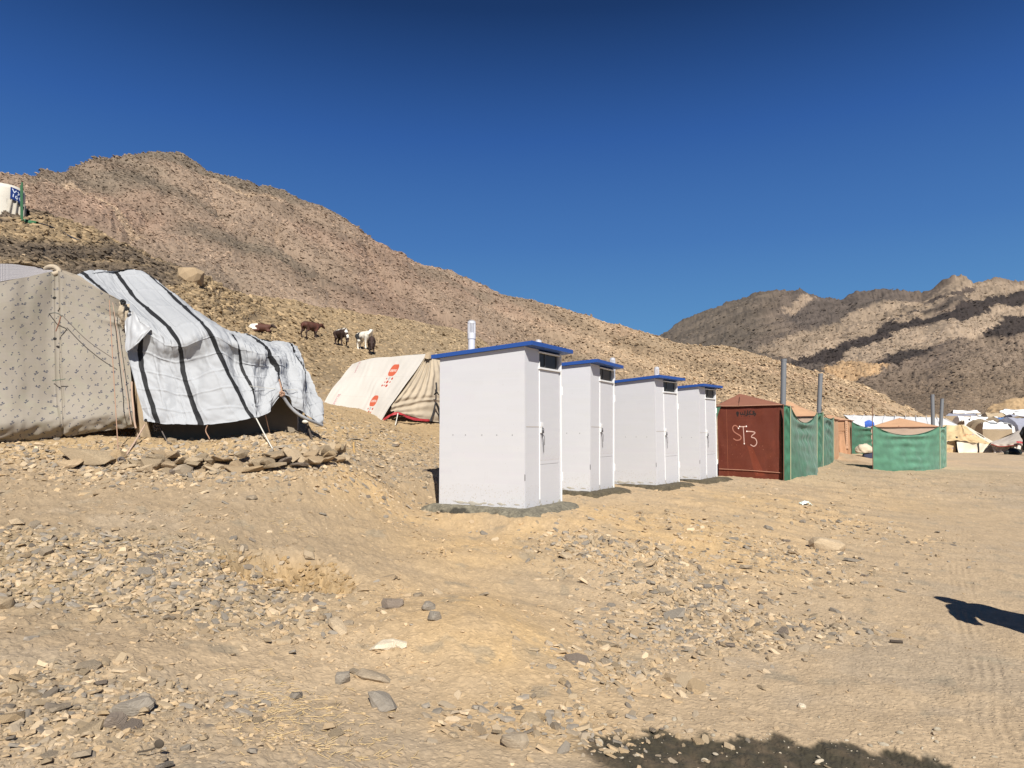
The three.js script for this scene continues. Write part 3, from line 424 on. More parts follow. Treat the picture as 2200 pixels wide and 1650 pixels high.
  const px = xl + 0.95, pz = -zf - 0.085, pipe = part('vent_pipe', new THREE.CylinderGeometry(0.055, 0.055, 2.6, 20).translate(px, 1.3, pz), mPvc, t);
  const cap = [new THREE.CylinderGeometry(0.064, 0.064, 0.09, 20).translate(px, 2.55, pz), new THREE.CylinderGeometry(0.06, 0.064, 0.03, 20).translate(px, 2.765, pz), new THREE.SphereGeometry(0.06, 16, 6, 0, 6.2832, 0, 1.2).scale(1, 0.4, 1).translate(px, 2.778, pz)];
  for (let i = 0; i < 14; i++) { const a = i / 14 * 6.2832; cap.push(new THREE.BoxGeometry(0.015, 0.16, 0.008).rotateY(-a + Math.PI / 2).translate(px + Math.cos(a) * 0.058, 2.672, pz + Math.sin(a) * 0.058)); }
  part('vent_cap', cap, mPvc, pipe); 
  return t;
}
const cabin0 = makeCabin();
const CABINS = ['nearest and largest white latrine cabin, with grey cement collar at its base', 'second nearest white latrine cabin, behind the largest one', 'third nearest white latrine cabin in the row', 'farthest and smallest white latrine cabin, beside the brown latrine tent'];
CABINS.forEach((label, i) => {
  const o = i ? cabin0.clone() : cabin0, f = FOOTINGS[i];
  if (i) { o.name = numbered('latrine_cabin'); scene.add(o); }
  o.position.copy(f.o); o.rotation.set([0, 0.008, -0.006, 0.004][i], f.turn, [0.002, -0.007, 0.006, 0.009][i], 'YXZ');
  o.userData = { label, category: 'latrine', group: 'white latrine cabins with blue roofs' };
});
CABINS.forEach((label, i) => { const o = scene.children.filter((q) => q.userData.label === label)[0]; part('cement_collar', apron(i === 0 ? (x, z) => (z > 0.3 ? 0.27 : 0.16) + (x < -0.2 ? 0.14 : 0.1) : (x, z) => (z > 0.3 ? 0.24 : 0.12) + (x > 0.1 ? 0.2 : 0.05) + i * 0.003, i * 3.1), i ? mCementDark : mCement, o); });

// ---------------------------------------------------------------- latrine tents on steel frames, green screens
const weaveBump = dataTex(128, (i, j) => { const v = 0.5 + 0.25 * Math.sin(i * 0.785) + 0.25 * Math.sin(j * 0.785); return [v, v, v]; });
function fabric(rgb, rough = 0.95, blot = 0.16, grain = 3) {
  const m = dataTex(256, (i, j) => { const n = tileNoise(i / 32, j / 32, 8), k = tileNoise(i / 8 + 5, j / 8, 32), s = 1 - blot + blot * (0.9 * n + 0.5 * k) + 0.05 * (rnd() - 0.5); return rgb.map((c) => Math.pow(c, 1 / 2.2) * Math.min(1, 0.55 + 0.45 * s)); }, true);
  return new THREE.MeshStandardMaterial({ map: m, roughness: rough, bumpMap: weaveBump, bumpScale: 0.001, side: THREE.DoubleSide });
}
const mBrown = new THREE.MeshStandardMaterial({ roughness: 0.75, map: canvasTex(1024, 1024, (c, w, h) => {
  c.fillStyle = '#5f2613'; c.fillRect(0, 0, w, h);
  for (let i = 0; i < 240; i++) { c.globalAlpha = rr(0.03, 0.12); c.fillStyle = rnd() < 0.5 ? '#78381f' : '#521d0e'; c.beginPath(); c.ellipse(rnd() * w, rnd() * h, rr(10, 120), rr(6, 60), rnd() * 3, 0, 7); c.fill(); }
  c.globalAlpha = 0.35; c.fillStyle = '#8d3f22'; c.beginPath(); c.moveTo(480, 520); c.lineTo(560, 540); c.lineTo(730, 860); c.lineTo(600, 880); c.fill();
  c.globalAlpha = 0.9; c.strokeStyle = '#a96a4c'; c.lineWidth = 3; c.beginPath(); c.moveTo(190, 20); c.lineTo(195, 880); c.stroke();
  c.globalAlpha = 1; c.fillStyle = '#1c0f0b'; c.lineCap = 'round'; c.strokeStyle = '#1c0f0b'; c.lineWidth = 15; for (const q of [[[392, 132], [398, 160], [424, 158], [426, 134]], [[432, 160], [456, 160], [462, 108]], [[470, 176], [492, 168], [490, 146]], [[500, 160], [502, 104]], [[512, 158], [548, 158], [524, 128], [552, 106]], [[560, 158], [584, 158], [584, 136]], [[592, 160], [594, 112]], [[600, 176], [618, 160], [612, 142], [600, 150]]]) { c.beginPath(); c.moveTo(...q[0]); for (const p of q.slice(1)) c.lineTo(...p); c.stroke(); } for (const [x, y] of [[408, 182], [446, 182], [530, 186], [572, 118], [584, 116], [606, 122]]) { c.beginPath(); c.arc(x, y, 6, 0, 7); c.fill(); }
  c.beginPath(); c.ellipse(352, 140, 21, 27, 0, 0, 7); c.fill(); c.fillRect(341, 158, 24, 26);
  c.strokeStyle = '#5a2415'; c.lineWidth = 4; c.strokeRect(318, 76, 310, 134);
  c.lineCap = 'round'; c.lineJoin = 'round';
  const spray = (pts, wd, al, col) => { c.globalAlpha = al; c.strokeStyle = col; c.lineWidth = wd; c.beginPath(); c.moveTo(...pts[0]); for (let i = 1; i < pts.length - 1; i++) { const a = pts[i], b = pts[i + 1]; c.quadraticCurveTo(a[0], a[1], (a[0] + b[0]) / 2, (a[1] + b[1]) / 2); } c.lineTo(...pts[pts.length - 1]); c.stroke(); };
  const S = [[362, 322], [330, 282], [276, 300], [282, 350], [330, 380], [400, 410], [392, 450], [330, 462], [290, 440]], T1 = [[378, 302], [430, 306], [478, 300]], T2 = [[430, 306], [436, 380], [440, 500]], Z = [[482, 356], [560, 356], [620, 370], [560, 400], [545, 424], [610, 430], [636, 490], [590, 540], [536, 512]];
  for (const [q, col] of [[S, '#c9917c'], [T1, '#e8cfc4'], [T2, '#f0dcd4'], [Z, '#ecd3c8']]) { spray(q, 17, 0.28, col); spray(q, 8, 0.72, col); }
  c.globalAlpha = 1; c.fillStyle = '#fff6f0'; for (const [x, y] of [[362, 322], [378, 302], [478, 300], [440, 500], [482, 356]]) { c.beginPath(); c.arc(x, y, 8, 0, 7); c.fill(); }
  c.globalAlpha = 0.5; c.fillStyle = '#b98a72'; for (let i = 0; i < 60; i++) { c.beginPath(); c.arc(rnd() * w, 500 + rnd() * 520, rr(1, 5), 0, 7); c.fill(); }
  c.globalAlpha = 1;
}), bumpMap: weaveBump, bumpScale: 0.001, side: THREE.DoubleSide });
const mBrownPlain = fabric([0.2, 0.06, 0.032], 0.8), mRoofBrown = fabric([0.25, 0.1, 0.06]), mBeige = fabric([0.52, 0.31, 0.18]), mBeigeDoor = fabric([0.5, 0.28, 0.16]), mPinkBeige = fabric([0.5, 0.38, 0.3]), mGreyPipe = std([0.165, 0.175, 0.19], 0.55), mPole = std([0.16, 0.07, 0.045], 0.7), mPoleLight = std([0.36, 0.37, 0.24], 0.8), mSeam = std([0.42, 0.22, 0.15], 0.9), mDarkBrown = std([0.06, 0.02, 0.012], 0.9);
const HT = 1.95;
const netMap = dataTex(256, (i, j) => { const n = tileNoise(i / 40, j / 40, 6.4 | 0), k = 0.5 + 0.5 * Math.sin(j * 1.2) * Math.sin(i * 0.9), s = 0.72 + 0.2 * n + 0.1 * k + 0.08 * rnd(); return [0.36 * s, 0.58 * s, 0.47 * s]; }, true);
const mNet = new THREE.MeshPhysicalMaterial({ map: netMap, roughness: 0.9, side: THREE.DoubleSide, transmission: 0.22, thickness: 0, bumpMap: weaveBump, bumpScale: 0.001 });
const mNetShaded = mNet.clone(); mNetShaded.color.setRGB(0.5, 0.66, 0.62); const mNetDark = std([0.03, 0.09, 0.06], 0.9);  // same net tinted darker: weaker sun on two screens put into the colour
// a box-shaped tent: local x runs along the row, local z towards the viewer's side, base on the ground
function latrineTent(label, corner, w, d, h, mats, apex, opts = {}) {
  const t = thing('latrine_tent', label, 'latrine tent', corner, Math.PI / 2 - 0.54, undefined);
  const wrinkle = (k) => (u, v) => 0.012 * noise(u * 3 + k, v * 3) + 0.006 * noise(u * 9, v * 2 + k) + (v > 1.7 ? 0.01 : 0);
  const quad = (a, b, c, e, n = 24, k = 1) => cloth([[a, a.clone().lerp(b, 0.5), b], [a.clone().lerp(c, 0.5), a.clone().lerp(b, 0.5).lerp(c.clone().lerp(e, 0.5), 0.5), b.clone().lerp(e, 0.5)], [c, c.clone().lerp(e, 0.5), e]], n, n, wrinkle(k));
  if (opts.slit) { // torn doorway: the panel in three pieces round a real gap
    const [z0, z1, y1] = opts.slit;
    part('wall', quad(V(0, h, -w), V(0, h, 0), V(0, y1, -w), V(0, y1, 0), 16, 3), mats[0], t); part('wall', quad(V(0, y1, -w), V(0, y1, (z0 + z1) / 2), V(0, -0.15, -w), V(0, -0.15, z0), 16, 3), mats[0], t); part('wall', quad(V(0, y1, (z0 + z1) / 2), V(0, y1, 0), V(0, -0.15, z1), V(0, -0.15, 0), 12, 3), mats[0], t);
  } else part('wall', quad(V(0, h, -w), V(0, h, 0), V(0, -0.15, -w), V(0, -0.15, 0), 28, 3), mats[0], t);    // panel facing down the slope to the viewer
  part('wall', quad(V(0, h, 0), V(d, h, 0), V(0, -0.15, 0), V(d, -0.15, 0), 24, 7), mats[1], t);
  part('wall', quad(V(d, h, 0), V(d, h, -w), V(d, -0.15, 0), V(d, -0.15, -w), 8, 1), mats[1], t);
  part('wall', quad(V(d, h, -w), V(0, h, -w), V(d, -0.15, -w), V(0, -0.15, -w), 8, 5), mats[1], t);
  const e = 0.05, A = V(-e, h - 0.01, e), B = V(d + e, h - 0.01, e), C = V(d + e, h - 0.01, -w - e), E = V(-e, h - 0.01, -w - e), faces = [[A, B], [B, C], [C, E], [E, A]].map(([p, q]) => cloth([[apex, apex, apex], [apex.clone().lerp(p, 0.5), apex.clone().lerp(p.clone().lerp(q, 0.5), 0.5), apex.clone().lerp(q, 0.5)], [p, p.clone().lerp(q, 0.5), q]], 16, 12, (u, v) => (v > 0.2 ? 0.012 * noise(u * 2, v * 3) : 0)));
  const roof = part('roof', faces, mats[2], t);
  part('roof_hem', [[A, B], [B, C], [C, E], [E, A]].map(([p, q]) => tubeOf([p, p.clone().lerp(q, 0.33).add(V(0, -0.012, 0)), p.clone().lerp(q, 0.66).add(V(0, -0.004, 0)), q], 0.012, 10, 5)), mats[3] || mSeam, roof);
  for (const [x, z] of [[0, 0], [d, 0], [0, -w], [d, -w]]) part('corner_pole', new THREE.CylinderGeometry(0.02, 0.02, h + 0.2, 8).translate(x + (x ? -0.03 : 0.03), h / 2 - 0.1, z + (z ? 0.03 : -0.03)), mPole, t);
  return t;
}
{ // 1: the brown one with writing
  const c = P(1681, 1031, 18.2), t = latrineTent('brown latrine tent with white spray-painted writing on its side', V(c.x, c.y, c.z), 1.62, 1.6, P(1681, 869, 18.2).y - c.y, [mBrown, mBrownPlain, mRoofBrown], V(0.86, P(1590, 846, 19.6).y - c.y, -1.22));
  part('ridge_seam', tubeOf([V(0.86, 2.27, -1.22), V(0.4, 2.1, -1.13), V(-0.05, 1.92, -1.05)], 0.012, 10, 5), mDarkBrown, t);
  part('hem_seam', tubeOf([V(-0.025, 0.24, -1.6), V(-0.028, 0.22, -0.8), V(-0.025, 0.18, 0)], 0.009, 16, 5), mSeam, t);
  partW('vent_pipe', pipeGeo(P(1681, 930, 20.4), P(1684, 772, 20.4), 0.078), mGreyPipe, t);
  const net = part('net_strip', cloth([[V(-0.03, 1.93, -1.66), V(-0.04, 1.95, -1.5)], [V(-0.03, 1.5, -1.68), V(-0.04, 1.55, -1.64)], [V(-0.03, 1.0, -1.7), V(-0.04, 1.0, -1.69)]], 4, 12), mNet, t);
}
function pipeGeo(a, b, r) { return mergeGeometries([new THREE.TubeGeometry(new THREE.LineCurve3(a, b), 4, r, 20), new THREE.TubeGeometry(new THREE.LineCurve3(b.clone().add(V(0, -0.06, 0)), b.clone().add(V(0, 0.01, 0))), 1, r * 1.06, 20), new THREE.CircleGeometry(r * 0.9, 20).rotateX(-Math.PI / 2).translate(b.x, b.y, b.z)].map(plain)); }
{ // 2: sun-bleached, behind the green screen
  const c = P(1757, 1012, 23), y = groundY(c.x, 23) , t = latrineTent('sun-bleached beige latrine tent standing right behind the brown one', V(c.x, y, c.z), 1.65, 1.6, P(1757, 893, 23).y - y, [mPinkBeige, mBeige, mBeige], V(0.86, P(1677, 862, 24.4).y - y, -1.0));
  partW('vent_pipe', pipeGeo(P(1757, 940, 25.2), P(1763, 803, 25.2), 0.078), mGreyPipe, t);
}
{ // 3
  const c = P(1793, 1005, 26.6), y = groundY(c.x, 26.6);
  latrineTent('narrow glimpse of a beige latrine tent roof above the green screen, third in its row', V(c.x, y, c.z), 1.65, 1.6, P(1793, 899, 26.6).y - y, [mBeige, mBeige, mBeige], V(0.86, P(1760, 880, 27.6).y - y, -1.0));
}
{ // 4
  const c = P(1827, 992, 30), y = groundY(c.x, 30), h = P(1827, 902, 30).y - y, t = latrineTent('tan latrine tent with a torn slit doorway and columns of dark marks', V(c.x, y, c.z), 1.65, 1.6, h, [mBeigeDoor, mBeige, mBeige], V(0.86, h + 0.25, -0.9), { slit: [-0.72, -0.4, 1.02] });
  const letters = canvasTex(64, 512, (g, w, hh) => { g.fillStyle = '#caa284'; g.fillRect(0, 0, w, hh); g.fillStyle = '#3a241a'; for (let k = 0; k < 11; k++) { g.fillRect(20 + rr(-4, 6), 60 + k * 38, rr(10, 22), 6); g.fillRect(22 + rr(-4, 8), 60 + k * 38, 6, rr(10, 22)); } });
  for (const z of [-0.04, -0.62]) part('marked_strap', box(0.016, h * 0.75, 0.1, -0.035, h * 0.6, z - 0.06, 0.003), new THREE.MeshStandardMaterial({ map: letters, roughness: 0.9 }), t);
  part('door_flap', cloth([[V(-0.05, 1.0, -0.43), V(-0.05, 0.98, -0.34), V(-0.04, 1.0, -0.2)], [V(-0.1, 0.5, -0.5), V(-0.13, 0.5, -0.36), V(-0.05, 0.5, -0.16)], [V(-0.1, 0.03, -0.52), V(-0.14, 0.0, -0.3), V(-0.06, 0.0, -0.1)]], 16, 16, (u, v) => 0.03 * Math.sin(u * 6) * v * 0.5), mBeigeDoor, t);
  const k = part('stick', tubeOf([V(0.3, h - 0.1, -1.2), V(0.31, h + 0.3, -1.2), V(0.34, h + 0.62, -1.18)], 0.02, 8, 6), mSteel, t);
  part('black_bag', new THREE.SphereGeometry(0.1, 12, 10).scale(0.9, 2.2, 0.8).translate(0.33, h + 0.5, -1.17), mDark, k);
}
{ // 5: inside the second screen
  const c = P(2022, 1014, 30), y = groundY(c.x, 30), h = P(2022, 916, 30).y - y, t = latrineTent('beige latrine tent with low pointed roof rising behind the right green screen', V(c.x, y, c.z), 2.6, 1.7, h, [mPinkBeige, mBeige, mBeige], V(0.8, P(1949, 897, 30.5).y - y, -1.5));
  part('ridge_seam', tubeOf([V(0.8, P(1949, 897, 30.5).y - y + 0.01, -1.5), V(0.36, h + 0.12, -1.5), V(-0.06, h + 0.01, -1.5)], 0.013, 8, 5), mSeam, t);
  partW('vent_pipe', pipeGeo(P(2005, 940, 32), P(2003, 848, 32), 0.08), mGreyPipe, t);
  partW('vent_pipe', pipeGeo(P(2020, 940, 34), P(2024, 857, 34), 0.08), mGreyPipe, t);
}
// green shade net hung on poles
function screen(label, nodes, sag, netMat = mNet) {        // nodes: [px, top, bottom, D]
  const b = nodes.map(([px, , yb, D]) => P(px, yb, D)), tp = nodes.map(([px, yt, , D]) => P(px, yt, D)), t = thing('green_screen', label, 'screen', V(b[0].x, b[0].y, b[0].z));
  for (let i = 0; i < nodes.length; i++) partW('pole', tubeOf([b[i].clone().add(V(0, -0.15, 0.012)), tp[i].clone().add(V(0, (nodes[i][4] || 0.03), 0.012))], 0.012, 3, 7), i ? mPoleLight : mPole, t);
  for (let i = 0; i + 1 < nodes.length; i++) {
    const s = sag[i], top = [], mid = [], low = [], bot = [];
    for (let k = 0; k <= 6; k++) { const f = k / 6, e = 4 * f * (1 - f), a = tp[i].clone().lerp(tp[i + 1], f), c = b[i].clone().lerp(b[i + 1], f); a.y -= s[0] * e; c.y += (s[1] || 0) * e; const nrm = V(-(tp[i + 1].z - tp[i].z), 0, tp[i + 1].x - tp[i].x).normalize(); if (nrm.z < 0) nrm.negate(); a.addScaledVector(nrm, -0.03 * e); c.addScaledVector(nrm, (s[2] || 0.12) * e); top.push(a); mid.push(a.clone().lerp(c, 0.33).addScaledVector(nrm, -0.02 * e)); low.push(a.clone().lerp(c, 0.7).addScaledVector(nrm, 0.03 * e)); bot.push(c); }
    const L = tp[i].distanceTo(tp[i + 1]), n = Math.max(8, Math.round(L * 26));
    partW('net', cloth([top, mid, low, bot], n, 40, (u, v) => { const e = Math.sin(Math.PI * u / 6); return e * (0.03 * Math.sin((v + 0.22 * Math.cos((u - 3) * 0.8)) * 13) * Math.exp(-v * 1.0) * 2 + 0.03 * noise(u * 0.9, v * 3.4 + i) + 0.02 * noise(u * 2.2 + 5, v * 1.3 + i)) + 0.006 * noise(u * 5, v * 6); }, [L / 1, 1.7]), netMat, t);
    partW('net_hem', tubeOf(top.map((p) => p.clone().add(V(0, 0, 0.006))), 0.012, 20, 5), mNetDark, t);
  }
  return t;
}
screen('green net screen wrapped round the brown latrine tent corner, sagging between poles', [[1683, 870, 1031, 18.05, 0.02], [1698, 874, 1036, 18.1], [1755, 888, 1029, 22.4], [1768, 886, 1019, 23], [1791, 898, 1012, 25.6]], [[0.0, 0, 0.01], [0.36, -0.12, 0.25], [0.02, 0, 0.02], [0.1, 0, 0.1]], mNetShaded);
screen('dark green net screen at the back of the open yard beside the tan latrine tent', [[1829, 906, 990, 30.2], [1912, 914, 988, 32.5]], [[0.2, 0, 0.1]], mNetShaded);
screen('right-hand green net screen sagging in front of the pointed beige latrine tent', [[1875, 914, 1023, 23, 0.62], [2019, 916, 1019, 25.4], [2033, 915, 1009, 27]], [[0.32, -0.12, 0.3], [0.05, 0, 0.02]]);
{ // bundle left in the yard
  const p = P(1861, 986, 29), y = groundY(p.x, 29), t = thing('cloth_bundle', 'pale cloth bundle over dark blue cloth lying between the green screens', 'bundle', V(p.x, y, p.z));
  const lump = (sx, sy, sz, k) => { const g = new THREE.SphereGeometry(1, 28, 18), q = g.attributes.position; for (let i = 0; i < q.count; i++) { const x = q.getX(i), yy = q.getY(i), z = q.getZ(i), s = 1 + 0.16 * noise(x * 2 + k, yy * 2 + z * 2) + 0.06 * noise(x * 7, z * 7 + yy * 5 + k); q.setXYZ(i, x * s * sx, Math.max(yy, -0.5) * s * sy, z * s * sz); } g.computeVertexNormals(); return g; };
  part('cloth', lump(0.34, 0.24, 0.25, 3).translate(-0.08, 0.4, 0), fabric([0.6, 0.52, 0.4]), t);
  part('dark_cloth', lump(0.36, 0.2, 0.24, 8).translate(0.16, 0.1, 0.06), fabric([0.03, 0.035, 0.07]), t);
}
{ const p = P(1867, 912, 31.8), m = part('blue_cloth', cloth([[V(-0.2, 0.12, 0), V(0, 0.2, 0), V(0.22, 0.1, 0)], [V(-0.22, 0.02, 0.05), V(0, 0.04, 0.08), V(0.22, 0, 0.05)], [V(-0.2, -0.14, 0.02), V(0, -0.1, 0.06), V(0.2, -0.12, 0.03)]], 14, 10, (u, v) => 0.02 * noise(u * 3, v * 3)).translate(p.x, p.y, p.z), fabric([0.05, 0.13, 0.5]), scene); tag(m, 'blue cloth hung over the top edge of the back green screen', 'cloth'); }

// ---------------------------------------------------------------- the floral tent at the left
const G = (rows) => rows.map((r) => r.map(([x, y, d]) => P(x, y, d)));
const mRope = std([0.45, 0.32, 0.24], 0.9), mRopeDark = std([0.12, 0.1, 0.09], 0.9), mRopePink = std([0.36, 0.22, 0.15], 0.9), mRopeWhite = std([0.62, 0.6, 0.54], 0.9), mWood = std([0.2, 0.15, 0.1], 0.9), mBlackCloth = std([0.02, 0.02, 0.022], 0.85);
const floralMap = canvasTex(2048, 2048, (c, w, h) => {
  c.fillStyle = '#8a8277'; c.fillRect(0, 0, w, h);
  for (let i = 0; i < 320; i++) { c.globalAlpha = 0.05; c.fillStyle = rnd() < 0.5 ? '#70685e' : '#9a9084'; const x = rnd() * w, y = rnd() * h, a = rr(30, 150), b = rr(20, 90); for (const dx of [-w, 0, w]) for (const dy of [-h, 0, h]) { c.beginPath(); c.ellipse(x + dx, y + dy, a, b, 0.6, 0, 7); c.fill(); } }
  c.strokeStyle = '#262a3c'; c.fillStyle = '#262a3c'; c.lineCap = 'round';
  let q = 0; for (let j = 0; j < 20; j++) for (let i = 0; i < 16; i++) {
    const x = (i + 0.5 + (j % 2) * 0.5) * w / 16 % w + rr(-26, 26), y = (j + 0.5) * h / 20 + rr(-22, 22), a = rr(-0.9, 0.9), s = 2.0; q = Math.floor(rnd() * 3);
    c.save(); c.translate(clamp(x, 26, w - 26), y); c.rotate(a); c.globalAlpha = rr(0.55, 0.95); c.lineWidth = 6;
    if (q % 3 === 0) { c.beginPath(); c.moveTo(-12 * s, 12 * s); c.quadraticCurveTo(0, 6, 9 * s, -12 * s); c.stroke(); for (const [dx, dy, rx] of [[-17, 10, 17], [15, 6, 15], [4, -17, 11]]) { c.beginPath(); c.ellipse(dx, dy, rx, 7, dx < 0 ? 0.6 : -0.5, 0, 7); c.fill(); } }
    else if (q % 3 === 1) { c.beginPath(); c.arc(6, -15, 9, 0, 7); c.fill(); c.beginPath(); c.arc(-5, 13, 9, 0, 7); c.fill(); }
    else { c.beginPath(); c.lineWidth = 7; c.moveTo(10, -22); c.quadraticCurveTo(-7, -3, 5, 22); c.stroke(); c.beginPath(); c.ellipse(10, -18, 10, 6, 0, 0, 7); c.fill(); }
    c.restore();
  }
});
floralMap.repeat.set(0.5, 0.5);
const mFloral = new THREE.MeshStandardMaterial({ map: floralMap, roughness: 0.7, side: THREE.DoubleSide, bumpMap: weaveBump, bumpScale: 0.0006 });
const checkMap = canvasTex(256, 256, (c, w, h) => { c.fillStyle = '#a29e9f'; c.fillRect(0, 0, w, h); c.fillStyle = '#454148'; for (let j = 0; j < 16; j++) for (let i = 0; i < 16; i++) c.fillRect(i * 16 + 3, j * 16 + 3, 9, 9); });
const mCheck = new THREE.MeshStandardMaterial({ map: checkMap, roughness: 0.85, side: THREE.DoubleSide });
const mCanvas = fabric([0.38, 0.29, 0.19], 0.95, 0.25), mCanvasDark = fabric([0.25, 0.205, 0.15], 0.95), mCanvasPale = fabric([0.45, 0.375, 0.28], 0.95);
{
  const o = P(130, 945, 9.5), t = thing('floral_tent', 'beige tent with small dark flower print and a central pole seam, at the left edge', 'tent', V(o.x, o.y, o.z));
  const rows = G([
    [[-420, 700, 8.4], [-160, 645, 8.9], [0, 606, 9.25], [62, 594, 9.5], [112, 583, 9.72], [128, 583, 9.72], [190, 612, 9.8], [240, 636, 9.85], [268, 650, 9.85]],
    [[-420, 760, 8.35], [-160, 705, 8.86], [0, 675, 9.2], [62, 668, 9.45], [112, 665, 9.68], [130, 665, 9.68], [192, 675, 9.8], [245, 690, 9.9], [271, 695, 9.9]],
    [[-420, 830, 8.3], [-160, 790, 8.82], [0, 770, 9.2], [62, 765, 9.42], [114, 765, 9.62], [134, 765, 9.62], [196, 765, 9.72], [250, 765, 9.78], [277, 762, 9.8]],
    [[-420, 910, 8.25], [-160, 880, 8.74], [0, 860, 9.12], [62, 855, 9.35], [116, 852, 9.56], [138, 852, 9.56], [200, 848, 9.64], [255, 845, 9.68], [284, 845, 9.7]],
    [[-420, 965, 8.15], [-160, 932, 8.6], [0, 915, 9.0], [62, 910, 9.22], [122, 905, 9.42], [143, 904, 9.44], [204, 895, 9.5], [258, 890, 9.56], [287, 888, 9.6]],
    [[-420, 992, 8.3], [-160, 966, 8.75], [0, 951, 9.15], [62, 946, 9.36], [125, 939, 9.55], [146, 937, 9.57], [206, 928, 9.64], [260, 921, 9.68], [289, 919, 9.7]]]);
  const wall = partW('wall', cloth(rows, 260, 200, (u, v, p) => {
    const x = u * 1, pole = Math.exp(-Math.pow((u - 4.5) / 0.28, 2)) * 0.035 + (Math.exp(-Math.pow((u - 4.12) / 0.05, 2)) - Math.exp(-Math.pow((u - 4.9) / 0.05, 2))) * -0.006 * (1 - sst(v, 3.4, 3.9));
    const stretch = 0.004 * Math.sin(u * 21 + v) * Math.exp(-Math.pow((u - 5.3) / 0.6, 2)) * (1 - sst(v, 0.9, 1.8)), big = 0.03 * noise(u * 0.6, v * 0.55 + 3) + 0.012 * noise(u * 1.4 + 4, v * 1.2);
    const low = sst(v, 3.6, 4.6) * (0.022 * Math.sin((u * 1.5 + v * 3.2 + 0.7 * noise(u * 1.3, v)) * 3.1) * (0.4 + Math.max(0, noise(u * 0.7 + 3, v * 0.6))) + 0.014 * noise(u * 4, v * 3.4));
    const knot = 0.05 * Math.exp(-Math.pow((u - 7.6) / 0.7, 2) - Math.pow((v - 0.85) / 0.12, 2)) - 0.05 * Math.exp(-Math.pow((u - 7.5) / 0.8, 2) - Math.pow((v - 1.05) / 0.1, 2)) + 0.02 * Math.exp(-Math.pow((u - 7.4) / 0.35, 2) - Math.pow((v - 3.3) / 0.08, 2));
    return pole + stretch + big + low + knot;
  }, 'metres'), mFloral, t);
  const roof = partW('roof', cloth(G([[[-420, 605, 10.4], [-160, 572, 10.6], [0, 566, 10.7], [60, 572, 10.4], [106, 579, 9.95]], [[-420, 640, 9.4], [-160, 600, 9.75], [0, 584, 9.95], [60, 583, 9.9], [112, 582, 9.85]], [[-420, 700, 8.41], [-160, 645, 8.91], [0, 605, 9.26], [62, 594, 9.51], [114, 583, 9.73]]]), 80, 30, (u, v) => 0.01 * Math.sin(v * 18 + u) * (u / 4), [7, 2.5]), mCheck, t);
  partW('roof', cloth(G([[[106, 579, 9.95], [135, 581, 10.6], [170, 592, 11.4]], [[118, 581, 9.84], [160, 597, 10.3], [215, 622, 10.9]], [[128, 583, 9.73], [190, 612, 9.81], [268, 650, 9.86]]]), 24, 16, (u, v) => 0.01 * noise(u * 3, v * 3)), mCanvasPale, t);
  partW('roof', cloth(G([[[-420, 605, 10.4], [0, 566, 10.7], [106, 579, 9.95], [170, 592, 11.4]], [[-420, 640, 12], [0, 600, 12.6], [106, 600, 12.4], [170, 612, 12.6]], [[-420, 760, 13.4], [0, 720, 14], [106, 700, 13.6], [170, 700, 13.4]], [[-420, 930, 13.5], [0, 900, 14], [106, 890, 13.6], [170, 890, 13.4]]]), 20, 20), mCanvasPale, t);
  partW('side_wall', cloth(G([[[268, 650, 9.86], [270, 650, 12]], [[277, 765, 9.8], [280, 765, 12]], [[289, 919, 9.7], [290, 915, 12]]]), 10, 16), mCanvas, t);
  partW('pole_top', tubeOf([P(98, 578, 9.95), P(108, 573, 9.9), P(120, 575, 9.9), P(127, 584, 9.8), P(112, 590, 9.74)], 0.035, 20, 8), mCanvasPale, t);
  partW('corner_bunch', cloth(G([[[258, 650, 9.8], [266, 647, 9.72], [276, 655, 9.78]], [[256, 668, 9.78], [265, 668, 9.66], [273, 672, 9.74]], [[262, 690, 9.8], [267, 690, 9.7], [273, 690, 9.76]], [[268, 705, 9.82], [270, 706, 9.78], [272, 704, 9.82]]]), 24, 30, (u, v) => 0.028 * Math.sin(u * 9 + v * 2) + 0.02 * noise(u * 4, v * 5)), mCanvasPale, t);
  partW('knot', [new THREE.TorusKnotGeometry(0.024, 0.011, 40, 6).translate(...P(264, 649, 9.64).toArray()), new THREE.TorusKnotGeometry(0.018, 0.009, 40, 6).translate(...P(273, 663, 9.62).toArray())], mBlackCloth, t);
  partW('guy_rope', rope(P(235, 645, 9.74), P(255, 985, 8.75), 0.006, 0.02), mRopePink, t);
  partW('guy_rope', rope(P(242, 650, 9.74), P(282, 912, 9.5), 0.005, 0.0), mRope, t);
  partW('guy_rope', rope(P(133, 677, 9.52), P(243, 770, 9.6), 0.005, 0.05), mRopeDark, t);
  partW('tie', tubeOf([P(105, 674, 9.66), P(118, 672, 9.5), P(128, 675, 9.5), P(133, 680, 9.5)], 0.006, 12, 5), std([0.1, 0.11, 0.1], 0.9), t);
  partW('tie', tubeOf([P(131, 679, 9.5), P(126, 695, 9.52), P(120, 712, 9.55)], 0.007, 12, 5), std([0.3, 0.14, 0.09], 0.9), t);
  partW('tie', tubeOf([P(113, 818, 9.55), P(128, 816, 9.5), P(140, 814, 9.5)], 0.006, 12, 5), std([0.13, 0.16, 0.12], 0.9), t);
  for (const [x, y] of [[117, 640], [118, 728]]) partW('burn_hole', new THREE.SphereGeometry(0.022, 10, 8).scale(1.2, 0.9, 0.3).translate(...P(x, y, 9.56).toArray()), mDark, t);
  partW('rope_stitch', tubeOf(G([[[283, 820, 9.66], [284, 850, 9.64], [287, 880, 9.6], [289, 905, 9.6], [292, 920, 9.6]]])[0], 0.014, 24, 6), mRope, t);
}

